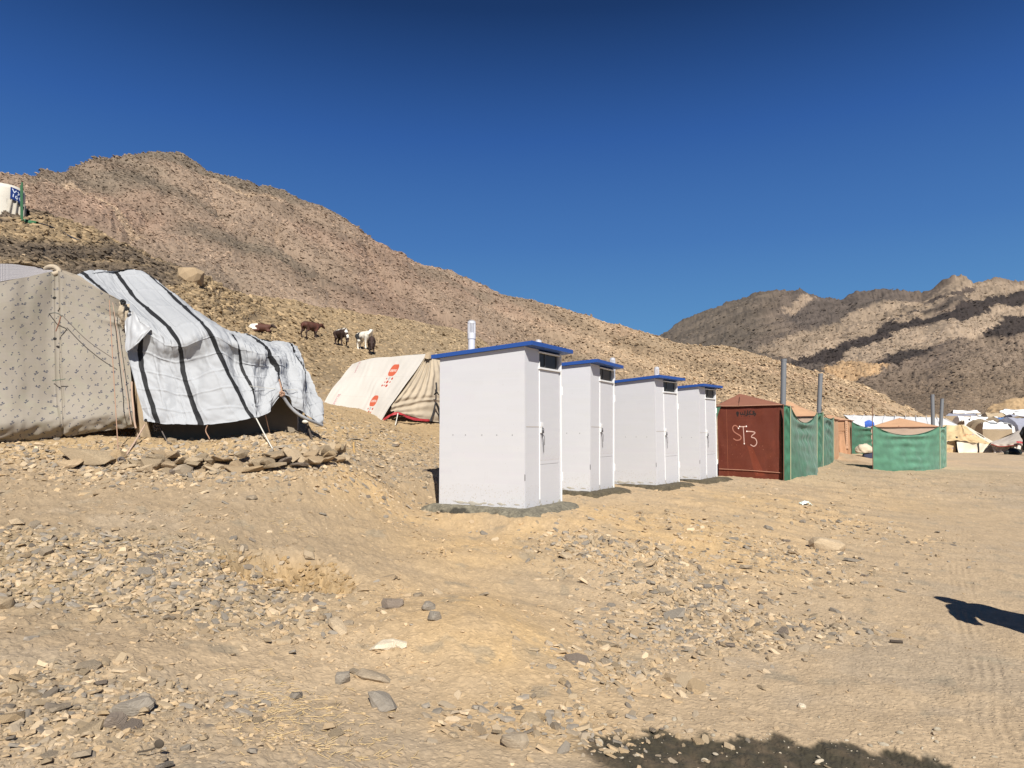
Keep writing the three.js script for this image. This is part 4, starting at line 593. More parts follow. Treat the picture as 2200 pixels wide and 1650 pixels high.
// ---------------------------------------------------------------- tent under a white tarpaulin with black stripes
{
  const o = P(460, 935, 10.4), t = thing('tarp_tent', 'tent draped with a crumpled white tarpaulin with black stripes', 'tent', V(o.x, o.y, o.z));
  const rows = G([
    [[156, 592, 11.6], [206, 579, 12.2], [256, 581, 12.4], [311, 587, 12.5], [385, 644, 12.4], [446, 692, 12.2], [502, 716, 11.9], [562, 728, 11.7], [619, 737, 11.6], [628, 742, 11.7]],
    [[200, 622, 10.9], [250, 628, 11.1], [300, 632, 11.2], [372, 640, 11.5], [440, 682, 11.5], [490, 708, 11.4], [540, 728, 11.25], [585, 736, 11.2], [628, 746, 11.4], [642, 756, 11.6]],
    [[268, 668, 9.9], [326, 702, 9.75], [382, 718, 9.7], [442, 697, 9.85], [506, 729, 10.1], [548, 744, 10.3], [576, 752, 10.5], [610, 756, 11], [640, 767, 11.2], [656, 778, 11.45]],
    [[272, 750, 9.72], [338, 775, 9.72], [396, 785, 9.72], [470, 765, 9.86], [520, 785, 10.1], [560, 790, 10.28], [592, 790, 10.55], [626, 795, 10.85], [655, 810, 11.0], [674, 825, 11.3]],
    [[292, 835, 9.55], [356, 845, 9.62], [418, 850, 9.65], [510, 835, 9.8], [540, 842, 10.0], [574, 835, 10.2], [602, 822, 10.4], [638, 838, 10.7], [670, 862, 10.85], [687, 870, 11.15]],
    [[309, 905, 9.45], [375, 911, 9.5], [442, 913, 9.55], [543, 898, 9.66], [556, 895, 9.8], [580, 884, 10.1], [607, 848, 10.36], [645, 884, 10.6], [684, 908, 10.75], [697, 916, 11.05]]]);
  const tarpMap = canvasTex(2048, 1024, (c, w, h) => {
    c.fillStyle = '#dfe2e6'; c.fillRect(0, 0, w, h);
    for (let i = 0; i < 300; i++) { c.globalAlpha = rr(0.03, 0.1); c.strokeStyle = rnd() < 0.5 ? '#b9bcc3' : '#f4f5f7'; c.lineWidth = rr(1, 7); const x = rnd() * w, y = rnd() * h; c.beginPath(); c.moveTo(x, y); c.lineTo(x + rr(-160, 160), y + rr(-60, 60)); c.stroke(); }
    c.globalAlpha = 0.35; c.strokeStyle = '#c4c7cd'; c.lineWidth = 2; for (let k = 1; k < 9; k++) { c.beginPath(); c.moveTo(0, k * h / 9); for (let x = 0; x <= w; x += 64) c.lineTo(x, k * h / 9 + 5 * noise(x * 0.01, k)); c.stroke(); }
    c.globalAlpha = 1; c.fillStyle = '#222327';
    for (const [u, wd] of [[0.47, 0.16], [1.86, 0.17], [3.02, 0.17], [4.02, 0.12], [6.0, 0.2], [8.0, 0.2]]) { const uu = (v) => (u + 0.05 * noise(v * 3 + u, 2.1) + 0.02 * noise(v * 11, u)) / 9 * w; c.beginPath(); for (let k = 0; k <= 60; k++) c.lineTo(uu(k / 60) - wd / 18 * w * (1 + 0.25 * noise(k * 0.35, u)), k / 60 * h); for (let k = 60; k >= 0; k--) c.lineTo(uu(k / 60) + wd / 18 * w * (1 + 0.25 * noise(k * 0.3 + 9, u)), k / 60 * h); c.fill(); }
  });
  const mTarp = new THREE.MeshStandardMaterial({ map: tarpMap, roughness: 0.78, side: THREE.DoubleSide, color: new THREE.Color().setRGB(0.5, 0.5, 0.505) });
  const crease = (u, v) => { // fold lines of a sheet that was packed in squares, plus crumple
    const c = Math.abs(((u * 1.7 + 0.1 * noise(u, v * 2)) % 1) - 0.5), d = Math.abs(((v * 1.9 + 0.1 * noise(u * 2, v)) % 1) - 0.5); return -0.012 * (Math.exp(-c * c * 700) + Math.exp(-d * d * 700));
  };
  const wind = cloth(rows, 330, 220, (u, v) => {
    const eaveFold = Math.exp(-Math.pow((v - 2.35) / 0.35, 2)), rr1 = 1 - Math.abs(2 * noise(u * 1.1 + 3, v * 0.9 + 1)), hang = sst(v, 2, 2.6);
    return crease(u, v) + 0.06 * noise(u * 0.9, v * 0.6 + 2) + 0.02 * rr1 * rr1 + 0.008 * (1 - Math.abs(2 * noise(u * 3.2, v * 2.6))) + 0.004 * noise(u * 9, v * 8)
      + eaveFold * (0.05 * Math.sin(u * 22 + 3 * noise(u * 2, 1)) * Math.max(0, noise(u * 0.8 + 5, 3) + 0.25)) + hang * 0.05 * Math.sin((u * 1.2 + v * 0.55) * 3.3 + 1.5 * noise(u, v)) * (1 - sst(v, 4.6, 5)) + sst(v, 3.2, 5) * 0.03 * Math.exp(-Math.pow((u - 6) / 1.1, 2)) * Math.cos((u - 6) * 9);
  });
  const tarp = partW('tarpaulin', wind, mTarp, t);
  partW('tarpaulin_fold', cloth(G([[[268, 690, 9.7], [285, 668, 9.7], [300, 690, 9.62]], [[270, 752, 9.6], [290, 725, 9.57], [324, 702, 9.64]], [[272, 756, 9.6], [292, 742, 9.56], [320, 712, 9.63]]]), 24, 16, (u, v) => 0.02 * noise(u * 3, v * 3)), std([0.4, 0.41, 0.43], 0.5, { side: THREE.DoubleSide }), tarp);
  partW('tarpaulin_edge_roll', tubeOf(G([[[607, 850, 10.25], [622, 872, 10.35], [640, 889, 10.42], [664, 902, 10.55], [692, 914, 10.85]]])[0], 0.024, 30, 8), std([0.34, 0.345, 0.36], 0.6), tarp);
  partW('back_cover', cloth(G([[[156, 592, 11.6], [256, 581, 12.4], [311, 587, 12.5], [446, 692, 12.2], [562, 728, 11.7], [628, 742, 11.7]], [[156, 700, 13.5], [256, 700, 14.5], [311, 700, 14.6], [446, 760, 14.2], [562, 790, 13.6], [650, 800, 13.4]], [[156, 890, 13.6], [256, 885, 14.6], [311, 880, 14.8], [446, 880, 14.4], [562, 880, 13.8], [664, 880, 13.4]]]), 30, 20, (u, v) => 0.03 * noise(u * 2, v * 2)), mTarp, tarp);
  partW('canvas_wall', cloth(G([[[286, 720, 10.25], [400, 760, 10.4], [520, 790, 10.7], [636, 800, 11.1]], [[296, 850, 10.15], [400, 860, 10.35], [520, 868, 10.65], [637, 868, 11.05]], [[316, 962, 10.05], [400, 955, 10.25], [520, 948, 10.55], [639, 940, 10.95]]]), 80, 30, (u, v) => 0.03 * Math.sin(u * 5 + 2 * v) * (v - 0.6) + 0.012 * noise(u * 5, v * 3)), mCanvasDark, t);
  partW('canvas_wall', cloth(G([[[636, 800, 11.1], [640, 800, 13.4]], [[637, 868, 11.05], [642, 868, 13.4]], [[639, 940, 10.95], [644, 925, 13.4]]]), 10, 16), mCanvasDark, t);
  partW('canvas_flap', cloth(G([[[284, 800, 9.95], [300, 800, 9.9]], [[288, 870, 9.85], [312, 890, 9.8]], [[292, 935, 9.78], [326, 948, 9.86]]]), 12, 20, (u, v) => 0.03 * Math.sin(u * 7 + v)), mCanvas, t);
  for (const [a, b, r, m] of [[P(312, 912, 9.5), P(262, 992, 8.72), 0.011, mRope], [P(342, 915, 9.75), P(404, 1032, 8.55), 0.009, mRopeDark], [P(550, 898, 9.7), P(606, 1000, 8.95), 0.009, mRopeWhite], [P(570, 890, 10.0), P(582, 940, 10.3), 0.007, mRopePink], [P(535, 829, 9.9), P(640, 838, 10.6), 0.004, mRopeWhite]]) partW('guy_rope', rope(a, b, r, 0.01), m, t);
  partW('guy_rope', tubeOf([P(446, 913, 9.55), P(442, 926, 9.56), P(449, 940, 9.55), P(450, 944, 9.55)], 0.008, 12, 5), mRopePink, t);
  partW('rope_tie', [tubeOf([P(599, 815, 10.45), P(604, 832, 10.3), P(606, 846, 10.24), P(611, 856, 10.28)], 0.014, 14, 6), new THREE.TorusKnotGeometry(0.025, 0.012, 30, 6).translate(...P(606, 846, 10.22).toArray())], mRopePink, t);
  partW('rope_knot', [new THREE.TorusKnotGeometry(0.03, 0.012, 40, 6).translate(...P(337, 918, 9.74).toArray()), new THREE.TorusKnotGeometry(0.03, 0.012, 40, 6).translate(...P(261, 990, 8.7).toArray())], mRopeDark, t);
  partW('prop_stick', tubeOf([P(656, 890, 10.7), P(661, 912, 10.68), P(670, 944, 10.6)], 0.016, 8, 6), std([0.07, 0.055, 0.045], 0.9), t);
  partW('bag_on_stick', new THREE.IcosahedronGeometry(0.035, 2).scale(1.4, 0.8, 0.9).translate(...P(656, 906, 10.66).toArray()), mRopeWhite, t);
  partW('eyelet', new THREE.SphereGeometry(0.022, 10, 8).scale(1, 1, 0.4).translate(...P(313, 903, 9.42).toArray()), mDark, tarp);
}

// ---------------------------------------------------------------- white relief tent with printed logos
{
  const o = P(830, 915, 17.6), t = thing('relief_tent', 'white ridge tent with orange logos on its roof and a red-edged doorway', 'tent', V(o.x, o.y, o.z));
  const map = canvasTex(2048, 1024, (c, w, h) => {
    c.fillStyle = '#e6e0d6'; c.fillRect(0, 0, w, h);
    for (let i = 0; i < 500; i++) { c.globalAlpha = rr(0.04, 0.12); c.strokeStyle = rnd() < 0.6 ? '#c3bbad' : '#f4f0e8'; c.lineWidth = rr(1, 5); const x = rnd() * w, y = rnd() * h * 0.9; c.beginPath(); c.moveTo(x, y); c.lineTo(x + rr(-14, 14), y + rr(60, 400)); c.stroke(); }
    c.globalAlpha = 0.5; c.strokeStyle = '#b8b0a2'; c.lineWidth = 2; for (const k of [0.3, 0.62, 0.8]) { c.beginPath(); c.moveTo(0, h * k); c.lineTo(w, h * (k + 0.01)); c.stroke(); }
    c.globalAlpha = 1;
    const logo = (u, v) => { c.save(); c.translate(u * w, v * h); c.transform(1, 0, 0.08, 1, 0, 0); c.scale(0.88, 0.88); c.fillStyle = '#dd6a48'; c.beginPath(); c.roundRect ? c.roundRect(-118, -96, 236, 192, 80) : c.rect(-118, -96, 236, 192); c.fill(); c.fillStyle = '#f5ece2'; c.font = 'bold 58px sans-serif'; c.textAlign = 'center'; c.fillText('UNFPA', -2, 22); c.strokeStyle = '#8f9aa5'; c.lineWidth = 7; c.beginPath(); c.arc(-4, 132, 22, 0, 7); c.stroke(); c.beginPath(); c.moveTo(-16, 132); c.lineTo(8, 132); c.moveTo(-4, 118); c.lineTo(-4, 146); c.stroke(); c.fillStyle = '#c9482c'; for (const [x, y, r] of [[-80, 140, 14], [82, 136, 20], [-84, 200, 13], [-8, 196, 26], [72, 194, 14], [-104, 262, 19], [-40, 258, 14], [36, 262, 24]]) { c.beginPath(); c.ellipse(x, y, r * 1.2, r, 0, 0, 7); c.fill(); } c.restore(); };
    logo(0.69, 0.22); logo(0.66, 0.68);
    const word = (u, v) => { c.save(); c.translate(u * w, v * h); c.rotate(Math.PI / 2 - 0.06); c.fillStyle = '#bd5a6c'; c.font = '76px serif'; c.scale(0.8, 1); c.fillText('RLusac', 0, 0); c.restore(); };
    word(0.17, 0.03); word(0.15, 0.6);
  });
  const m = new THREE.MeshStandardMaterial({ map, roughness: 0.8, side: THREE.DoubleSide, color: new THREE.Color().setRGB(0.76, 0.76, 0.77) });
  const rows = G([[[757, 782, 21.5], [797, 770, 20.6], [858, 765, 19.4], [917, 760, 18.3]], [[738, 807, 21], [785, 803, 20.1], [840, 802, 19], [892, 800, 17.9]], [[716, 836, 20.4], [770, 836, 19.4], [820, 838, 18.4], [864, 840, 17.3]], [[697, 865, 19.9], [750, 870, 18.9], [800, 872, 17.9], [838, 876, 16.9]], [[676, 902, 19.3], [735, 906, 18.3], [785, 905, 17.4], [813, 914, 16.6]]]);
  const sheet1 = partW('roof_sheet', cloth(rows, 150, 110, (u, v) => 0.02 * noise(u * 1.5, v * 1.2) + 0.005 * Math.sin(u * 26 + 2 * noise(u * 2, v)) * noise(u * 1.4 + 3, v * 0.8) + sst(v, 3.5, 4) * 0.03 * noise(u * 5, v * 2) - 0.03 * Math.sin(v / 4 * Math.PI)), m, t);
  partW('roof_sheet', cloth(G([[[757, 782, 21.5], [858, 765, 19.4], [917, 760, 18.3]], [[800, 840, 23.5], [900, 830, 21.5], [980, 830, 20.4]], [[830, 895, 24.5], [930, 900, 22.6], [1010, 905, 21.2]]]), 30, 24), m, t);
  partW('end_wall', cloth(G([[[917, 760, 18.28], [922, 759, 18.3], [928, 758, 18.35], [938, 760, 18.6]], [[893, 800, 17.95], [912, 800, 18.0], [932, 800, 18.1], [960, 800, 18.7]], [[866, 840, 17.35], [896, 842, 17.6], [930, 845, 17.9], [976, 845, 18.9]], [[840, 876, 16.95], [880, 872, 17.4], [930, 868, 17.9], [990, 880, 19.1]], [[852, 889, 16.9], [884, 893, 17.3], [928, 905, 17.8], [1000, 912, 19.3]]]), 130, 110, (u, v) => 0.03 * Math.sin((v * 1.6 + u * 0.55) * 7.5 - u * u * 0.8) * sst(v, 1.6, 3) * (1 - 0.3 * u) * sst(3.2 - u, 0, 0.6) + 0.022 * Math.sin(u * 15 + v) * (1 - sst(v, 1.8, 3.2)) + 0.01 * noise(u * 4, v * 4)), mCanvasPale, t);
  partW('groundsheet', cloth(G([[[815, 912, 17.6], [870, 910, 18.4], [945, 906, 19.4]], [[813, 915, 17.0], [855, 916, 17.3], [935, 912, 18.2]]]), 8, 4), mCanvas, t);
  partW('red_hem', cloth(G([[[822, 900, 16.75], [852, 885, 16.72], [884, 896, 17.1], [924, 901, 17.6]], [[824, 904, 16.72], [853, 890, 16.68], [886, 902, 17.06], [922, 906, 17.58]]]), 40, 6, (u, v) => 0.02 * noise(u * 4, v * 2)), std([0.36, 0.03, 0.035], 0.6, { side: THREE.DoubleSide }), t);
  partW('ridge_collar', cloth(G([[[914, 759, 18.2], [924, 756, 18.22], [936, 758, 18.4]], [[912, 767, 18.05], [922, 770, 18.05], [934, 768, 18.3]]]), 16, 8, (u, v) => 0.03 * v), mCanvas, t);
  partW('guy_rope', rope(P(855, 888, 16.7), P(849, 914, 16.4), 0.012, 0.01), mRopeWhite, t);
  partW('guy_rope', rope(P(694, 860, 19.8), P(722, 908, 18.2), 0.012, 0.01), mRope, t);
  partW('door_tie', [tubeOf([P(937, 822, 17.85), P(938, 836, 17.8), P(937, 846, 17.8)], 0.02, 8, 6), tubeOf([P(933, 848, 17.8), P(938, 842, 17.75), P(942, 848, 17.8)], 0.018, 8, 6), tubeOf([P(936, 864, 17.8), P(931, 886, 17.7), P(924, 906, 17.5)], 0.02, 8, 6), tubeOf([P(937, 866, 17.8), P(943, 880, 17.9), P(947, 904, 18)], 0.03, 8, 6)], mBlackCloth, t);
}

// ---------------------------------------------------------------- farther tents along the track
const gy = (x, D) => groundY(x, D, false);
{
  const o = P(1950, 985, 46), t = thing('long_tent', 'long white tent with a ribbed roof, seen above the green screens', 'tent', V(o.x, o.y, o.z));
  const m = fabric([0.7, 0.7, 0.7], 0.6, 0.06), rows = G([[[1812, 891, 50], [1880, 893, 49], [1950, 895, 48], [2001, 896, 47.2], [2030, 899, 46.8]], [[1825, 902, 47.5], [1885, 908, 46.4], [1960, 912, 45.4], [2040, 915, 44.4], [2062, 914, 44.6]], [[1838, 925, 45.5], [1895, 930, 44.4], [1975, 934, 43.4], [2060, 938, 42.8], [2117, 941, 43.4]]]);
  partW('roof', cloth(rows, 110, 20, (u, v) => 0.03 * Math.abs(Math.sin(u * 7.5))), m, t);
  partW('roof', cloth(G([[[1812, 891, 50], [1950, 895, 48], [2030, 899, 46.8]], [[1830, 925, 54], [1960, 930, 52], [2060, 935, 50.5]]]), 20, 6), m, t);
  partW('end_wall', cloth(G([[[2030, 899, 46.8], [2032, 899, 46.8]], [[2062, 914, 44.6], [2075, 922, 48]], [[2117, 941, 43.4], [2090, 940, 50]], [[2117, 972, 43.4], [2090, 970, 50]]]), 8, 16), m, t);
  for (let k = 0; k < 9; k++) partW('roof_rib', tubeOf([P(1835 + k * 22, 892 + k * 0.4, 49.6 - k * 0.26), P(1820 + k * 25 , 910 + k, 47 - k * 0.3), P(1815 + k * 28, 930 + k, 45.8 - k * 0.3)].map((p) => p.add(V(0, 0.06, 0.03))), 0.02, 8, 5), std([0.5, 0.5, 0.52], 0.8), t);
  partW('valance', cloth(G([[[1838, 925, 45.5], [1975, 934, 43.4], [2060, 938, 42.8], [2117, 941, 43.4]], [[1838, 936, 45.4], [1975, 946, 43.3], [2060, 950, 42.7], [2119, 950, 43.3]]]), 30, 4), m, t);
}
{
  const o = P(2090, 985, 41), y = gy(o.x, 41), t = thing('canvas_tent', 'tan canvas tent with red lettering above its door flaps, right of the green screens', 'tent', V(o.x, y, o.z));
  const wallMap = canvasTex(512, 512, (c, w, h) => { c.fillStyle = '#c2a982'; c.fillRect(0, 0, w, h); for (let i = 0; i < 200; i++) { c.globalAlpha = 0.08; c.fillStyle = rnd() < 0.5 ? '#9d8458' : '#dcc8a4'; c.beginPath(); c.ellipse(rnd() * w, rnd() * h, rr(4, 50), rr(10, 90), rr(-0.6, 0.6), 0, 7); c.fill(); } c.globalAlpha = 1; c.fillStyle = '#b5482e'; for (const [x, q] of [[225, 26], [258, 22], [285, 34], [322, 60]]) { c.fillRect(x, 226, q, 5); c.fillRect(x + 4, 232, 6, 12); c.fillRect(x + 14, 236, q * 0.5, 4); } c.fillStyle = '#6a6ea0'; c.fillRect(392, 196, 34, 26); });
  const mw = new THREE.MeshStandardMaterial({ map: wallMap, roughness: 0.95, side: THREE.DoubleSide }), pale = fabric([0.7, 0.62, 0.5]);
  partW('front', cloth(G([[[2018, 914, 42], [2062, 913, 41.6], [2066, 913, 41.6], [2072, 916, 42.2]], [[2018, 938, 41.2], [2060, 938, 40.8], [2084, 936, 40.8], [2105, 940, 41.6]], [[2018, 950, 40.9], [2058, 946, 40.6], [2098, 952, 40.7], [2130, 955, 41.4]]]), 60, 30, (u, v) => 0.05 * noise(u * 3, v * 3) + 0.03 * Math.sin(u * 12 - v * 3)), mw, t);
  partW('roof', cloth(G([[[2064, 913, 41.6], [2072, 912, 44.5]], [[2105, 940, 41.6], [2112, 936, 45]], [[2130, 954, 41.4], [2136, 950, 46]]]), 12, 20, (u, v) => 0.03 * noise(u * 3, v * 3)), pale, t);
  const flap = (a, k) => partW('door_flap', cloth(G(a), 26, 24, (u, v) => 0.06 * Math.sin(u * 8 + v * 2 + k) * (0.3 + v * 0.4)), k % 2 ? pale : mw, t);
  flap([[[2018, 952, 41], [2053, 947, 40.9]], [[2018, 966, 41], [2053, 966, 40.9]], [[2018, 979, 41], [2053, 980, 40.9]]], 0); flap([[[2056, 947, 40.7], [2099, 951, 40.7]], [[2058, 966, 40.5], [2099, 967, 40.8]], [[2059, 982, 40.2], [2098, 984, 40.4]]], 1); flap([[[2103, 952, 40.8], [2129, 955, 41.2]], [[2103, 968, 40.7], [2134, 970, 41]], [[2103, 983, 40.4], [2139, 983, 40.9]]], 3);
  for (const [x, a, b] of [[2055, 938, 980], [2101, 951, 983]]) partW('gap_shade', tubeOf([P(x, a, 40.85), P(x + 1, b, 40.75)], 0.07, 3, 6), mBlackCloth, t);  // black tubes stand in for the shade between the door flaps
  partW('wall', cloth(G([[[2130, 955, 41.4], [2136, 952, 46]], [[2140, 983, 41], [2142, 978, 46]]]), 8, 8), mw, t);
}
{
  const o = P(2175, 985, 40), y = gy(o.x, 40), t = thing('grey_tent', 'grey-brown canvas tent with scalloped red trim at the right edge', 'tent', V(o.x, y, o.z)), roofM = fabric([0.5, 0.44, 0.38]), wallM = fabric([0.42, 0.37, 0.33]), pale = fabric([0.62, 0.57, 0.5]);
  partW('roof', cloth(G([[[2128, 951, 40.6], [2165, 937, 42.5], [2201, 922, 44], [2300, 905, 45]], [[2129, 953, 40], [2165, 944, 40.6], [2205, 935, 41.2], [2300, 935, 41.6]], [[2130, 955, 39.6], [2160, 954, 39.4], [2200, 951, 39], [2300, 958, 38.6]]]), 50, 20, (u, v) => 0.03 * noise(u * 2, v * 3)), roofM, t);
  partW('roof', cloth(G([[[2128, 951, 40.6], [2201, 922, 44], [2300, 905, 45]], [[2126, 951, 44], [2180, 935, 48], [2300, 930, 50]]]), 16, 8), roofM, t);
  partW('valance', cloth(G([[[2130, 953, 39.6], [2145, 954, 39.5], [2160, 954, 39.4], [2175, 953, 39.2], [2200, 951, 39], [2300, 958, 38.6]], [[2129, 953, 39.6], [2145, 958, 39.5], [2160, 958, 39.4], [2175, 957, 39.2], [2200, 957, 39], [2300, 964, 38.6]]]), 50, 6, (u, v) => 0.04 * Math.sin(u * 6) * v), roofM, t);
  partW('red_trim', tubeOf(G([[[2129, 954, 39.6], [2145, 959, 39.46], [2160, 959, 39.36], [2175, 957, 39.16], [2186, 955, 39.06]]])[0], 0.025, 30, 5), std([0.3, 0.05, 0.04], 0.8), t);
  partW('red_cloth', cloth(G([[[2184, 948, 39], [2192, 948, 38.95], [2199, 950, 38.9]], [[2183, 951, 38.95], [2192, 952, 38.9], [2199, 954, 38.85]]]), 12, 6, (u, v) => 0.03 * noise(u * 3, v * 2)), std([0.36, 0.04, 0.05], 0.8, { side: THREE.DoubleSide }), t);
  partW('wall', cloth(G([[[2131, 955, 40], [2150, 957, 39.9], [2172, 956, 39.8], [2186, 954, 39.6], [2300, 960, 39.2]], [[2135, 972, 39.9], [2152, 972, 39.8], [2172, 972, 39.7], [2188, 972, 39.4], [2300, 975, 39]], [[2138, 984, 39.8], [2155, 985, 39.7], [2172, 986, 39.6], [2190, 988, 39.2], [2300, 992, 38.8]]]), 60, 16, (u, v) => 0.05 * noise(u * 3, v * 3) + 0.03 * Math.sin(u * 9 + v * 3)), wallM, t);
  partW('door_flap', cloth(G([[[2182, 956, 39.2], [2194, 954, 39]], [[2172, 976, 39], [2190, 974, 38.8]], [[2165, 984, 38.8], [2186, 984, 38.6]]]), 16, 12, (u, v) => 0.05 * Math.sin(u * 8)), pale, t);
  const bm = std([0.012, 0.016, 0.014], 0.6);  // near-black material of two low lumps on the ground
  for (const [x, yy, s, lbl] of [[2180, 983, 0.22, 'low black sack, larger of two before the grey tent'], [2168, 986, 0.15, 'low black sack, smaller of two before the grey tent']]) { const p = P(x, yy, 37.6), g = new THREE.IcosahedronGeometry(s, 3), q = g.attributes.position; for (let i = 0; i < q.count; i++) { const k = 1 + 0.25 * noise(q.getX(i) * 9, q.getY(i) * 9 + q.getZ(i) * 7); q.setXYZ(i, q.getX(i) * k * 1.8, Math.max(q.getY(i) * k, -0.12), q.getZ(i) * k); } g.computeVertexNormals(); const mm = part('black_heap', g.translate(p.x, gy(p.x, 37.6) + s * 0.5, p.z), bm, scene); tag(mm, lbl, 'heap'); }
}
// the distant camp: small ridge tents and tarpaulin shelters
{
  const kinds = { blue: [fabric([0.07, 0.16, 0.36]), 'blue tarpaulin shelter in the distant camp below the mountain', 'blue tarpaulin shelters far off'], white: [fabric([0.78, 0.78, 0.78]), 'small white tent in the distant camp below the mountain', 'small white tents far off'], green: [fabric([0.04, 0.13, 0.11]), 'dark green shelter in the distant camp below the mountain', 'dark green shelters far off'], grey: [fabric([0.3, 0.31, 0.38]), 'grey-blue tent in the distant camp below the mountain', 'grey-blue tents far off'], tan: [fabric([0.42, 0.33, 0.22]), 'earth-brown shelter in the distant camp below the mountain', 'earth-brown shelters far off'] };
  const list = [[2068, 912, 118, 'grey', 5], [2085, 914, 112, 'white', 4.5], [2099, 914, 96, 'tan', 5], [2106, 917, 92, 'white', 4.5], [2116, 913, 110, 'white', 4.5], [2122, 918, 90, 'tan', 4], [2124, 921, 78, 'white', 3.6], [2113, 924, 96, 'blue', 3.6], [2124, 930, 88, 'blue', 3.6], [2129, 929, 72, 'grey', 3], [2140, 928, 74, 'white', 3], [2146, 931, 84, 'blue', 3.8], [2129, 935, 74, 'green', 2.6], [2141, 944, 66, 'white', 3.4], [2136, 915, 112, 'tan', 3.2], [2145, 917, 104, 'tan', 3], [2152, 914, 116, 'white', 3.2], [2158, 919, 98, 'tan', 3.2], [2164, 915, 112, 'white', 4], [2172, 920, 94, 'tan', 3], [2178, 914, 118, 'white', 4.5], [2184, 925, 78, 'grey', 4.5], [2188, 913, 120, 'white', 5], [2198, 918, 96, 'grey', 4], [2205, 923, 84, 'tan', 4.4], [2212, 914, 110, 'white', 5], [2232, 922, 84, 'white', 5], [2075, 909, 134, 'white', 5], [2092, 910, 130, 'white', 4.4], [2108, 911, 126, 'white', 4]];
  let w0;
  list.sort((a, b) => a[0] - b[0]); const nth = ['leftmost', 'second from the left', 'third from the left', 'fourth from the left', 'fifth from the left', 'sixth from the left', 'seventh from the left', 'eighth from the left', 'ninth from the left', 'tenth from the left', 'eleventh from the left', 'twelfth from the left', 'thirteenth from the left', 'fourteenth from the left'], count = {};
  for (const [px, py, D, k, w] of list) {
    if (D < 85) w0 = w * 0.66; else w0 = w * 0.9;
    const p = P(px, py + 6, D), y = landAt(p.x, D, Math.hypot(p.x, D), px)[0], h = rr(1.5, 1.95), l = rr(2.2, 3.6), hw = w0 / 2, a = rr(-0.7, 0.5), e = rr(0.7, 1.1), t = thing(k + '_shelter', kinds[k][1].replace(' in the distant camp below the mountain', ', ' + nth[count[k] = (count[k] ?? -1) + 1] + ' of its colour in the distant camp'), 'shelter', V(p.x, y, p.z), a, kinds[k][2]), S = (r, dip) => cloth(r, 10, 8, (u, v) => dip * noise(u * 2 + px, v * 2));
    const A = V(-hw * 0.85, h, 0), B = V(hw * 0.85, h * rr(0.85, 1), 0);
    part('roof', [S([[A, A.clone().lerp(B, 0.5).add(V(0, -0.12, 0)), B], [V(-hw, e, l / 2), V(0, e - 0.1, l / 2), V(hw, e, l / 2)]], 0.12), S([[A, A.clone().lerp(B, 0.5).add(V(0, -0.12, 0)), B], [V(-hw, e, -l / 2), V(0, e, -l / 2), V(hw, e, -l / 2)]], 0.1)], kinds[k][0], t);
    part('wall', [S([[V(-hw, e, l / 2), V(hw, e, l / 2)], [V(-hw, -1.6, l / 2), V(hw, -1.6, l / 2)]], 0.06), S([[A, A], [V(-hw, e, l / 2), V(-hw, e, -l / 2)], [V(-hw, -1.6, l / 2), V(-hw, -1.6, -l / 2)]], 0.05), S([[B, B], [V(hw, e, l / 2), V(hw, e, -l / 2)], [V(hw, -1.6, l / 2), V(hw, -1.6, -l / 2)]], 0.05)], rnd() < 0.5 ? kinds[k][0] : kinds.tan[0], t);
  }
}

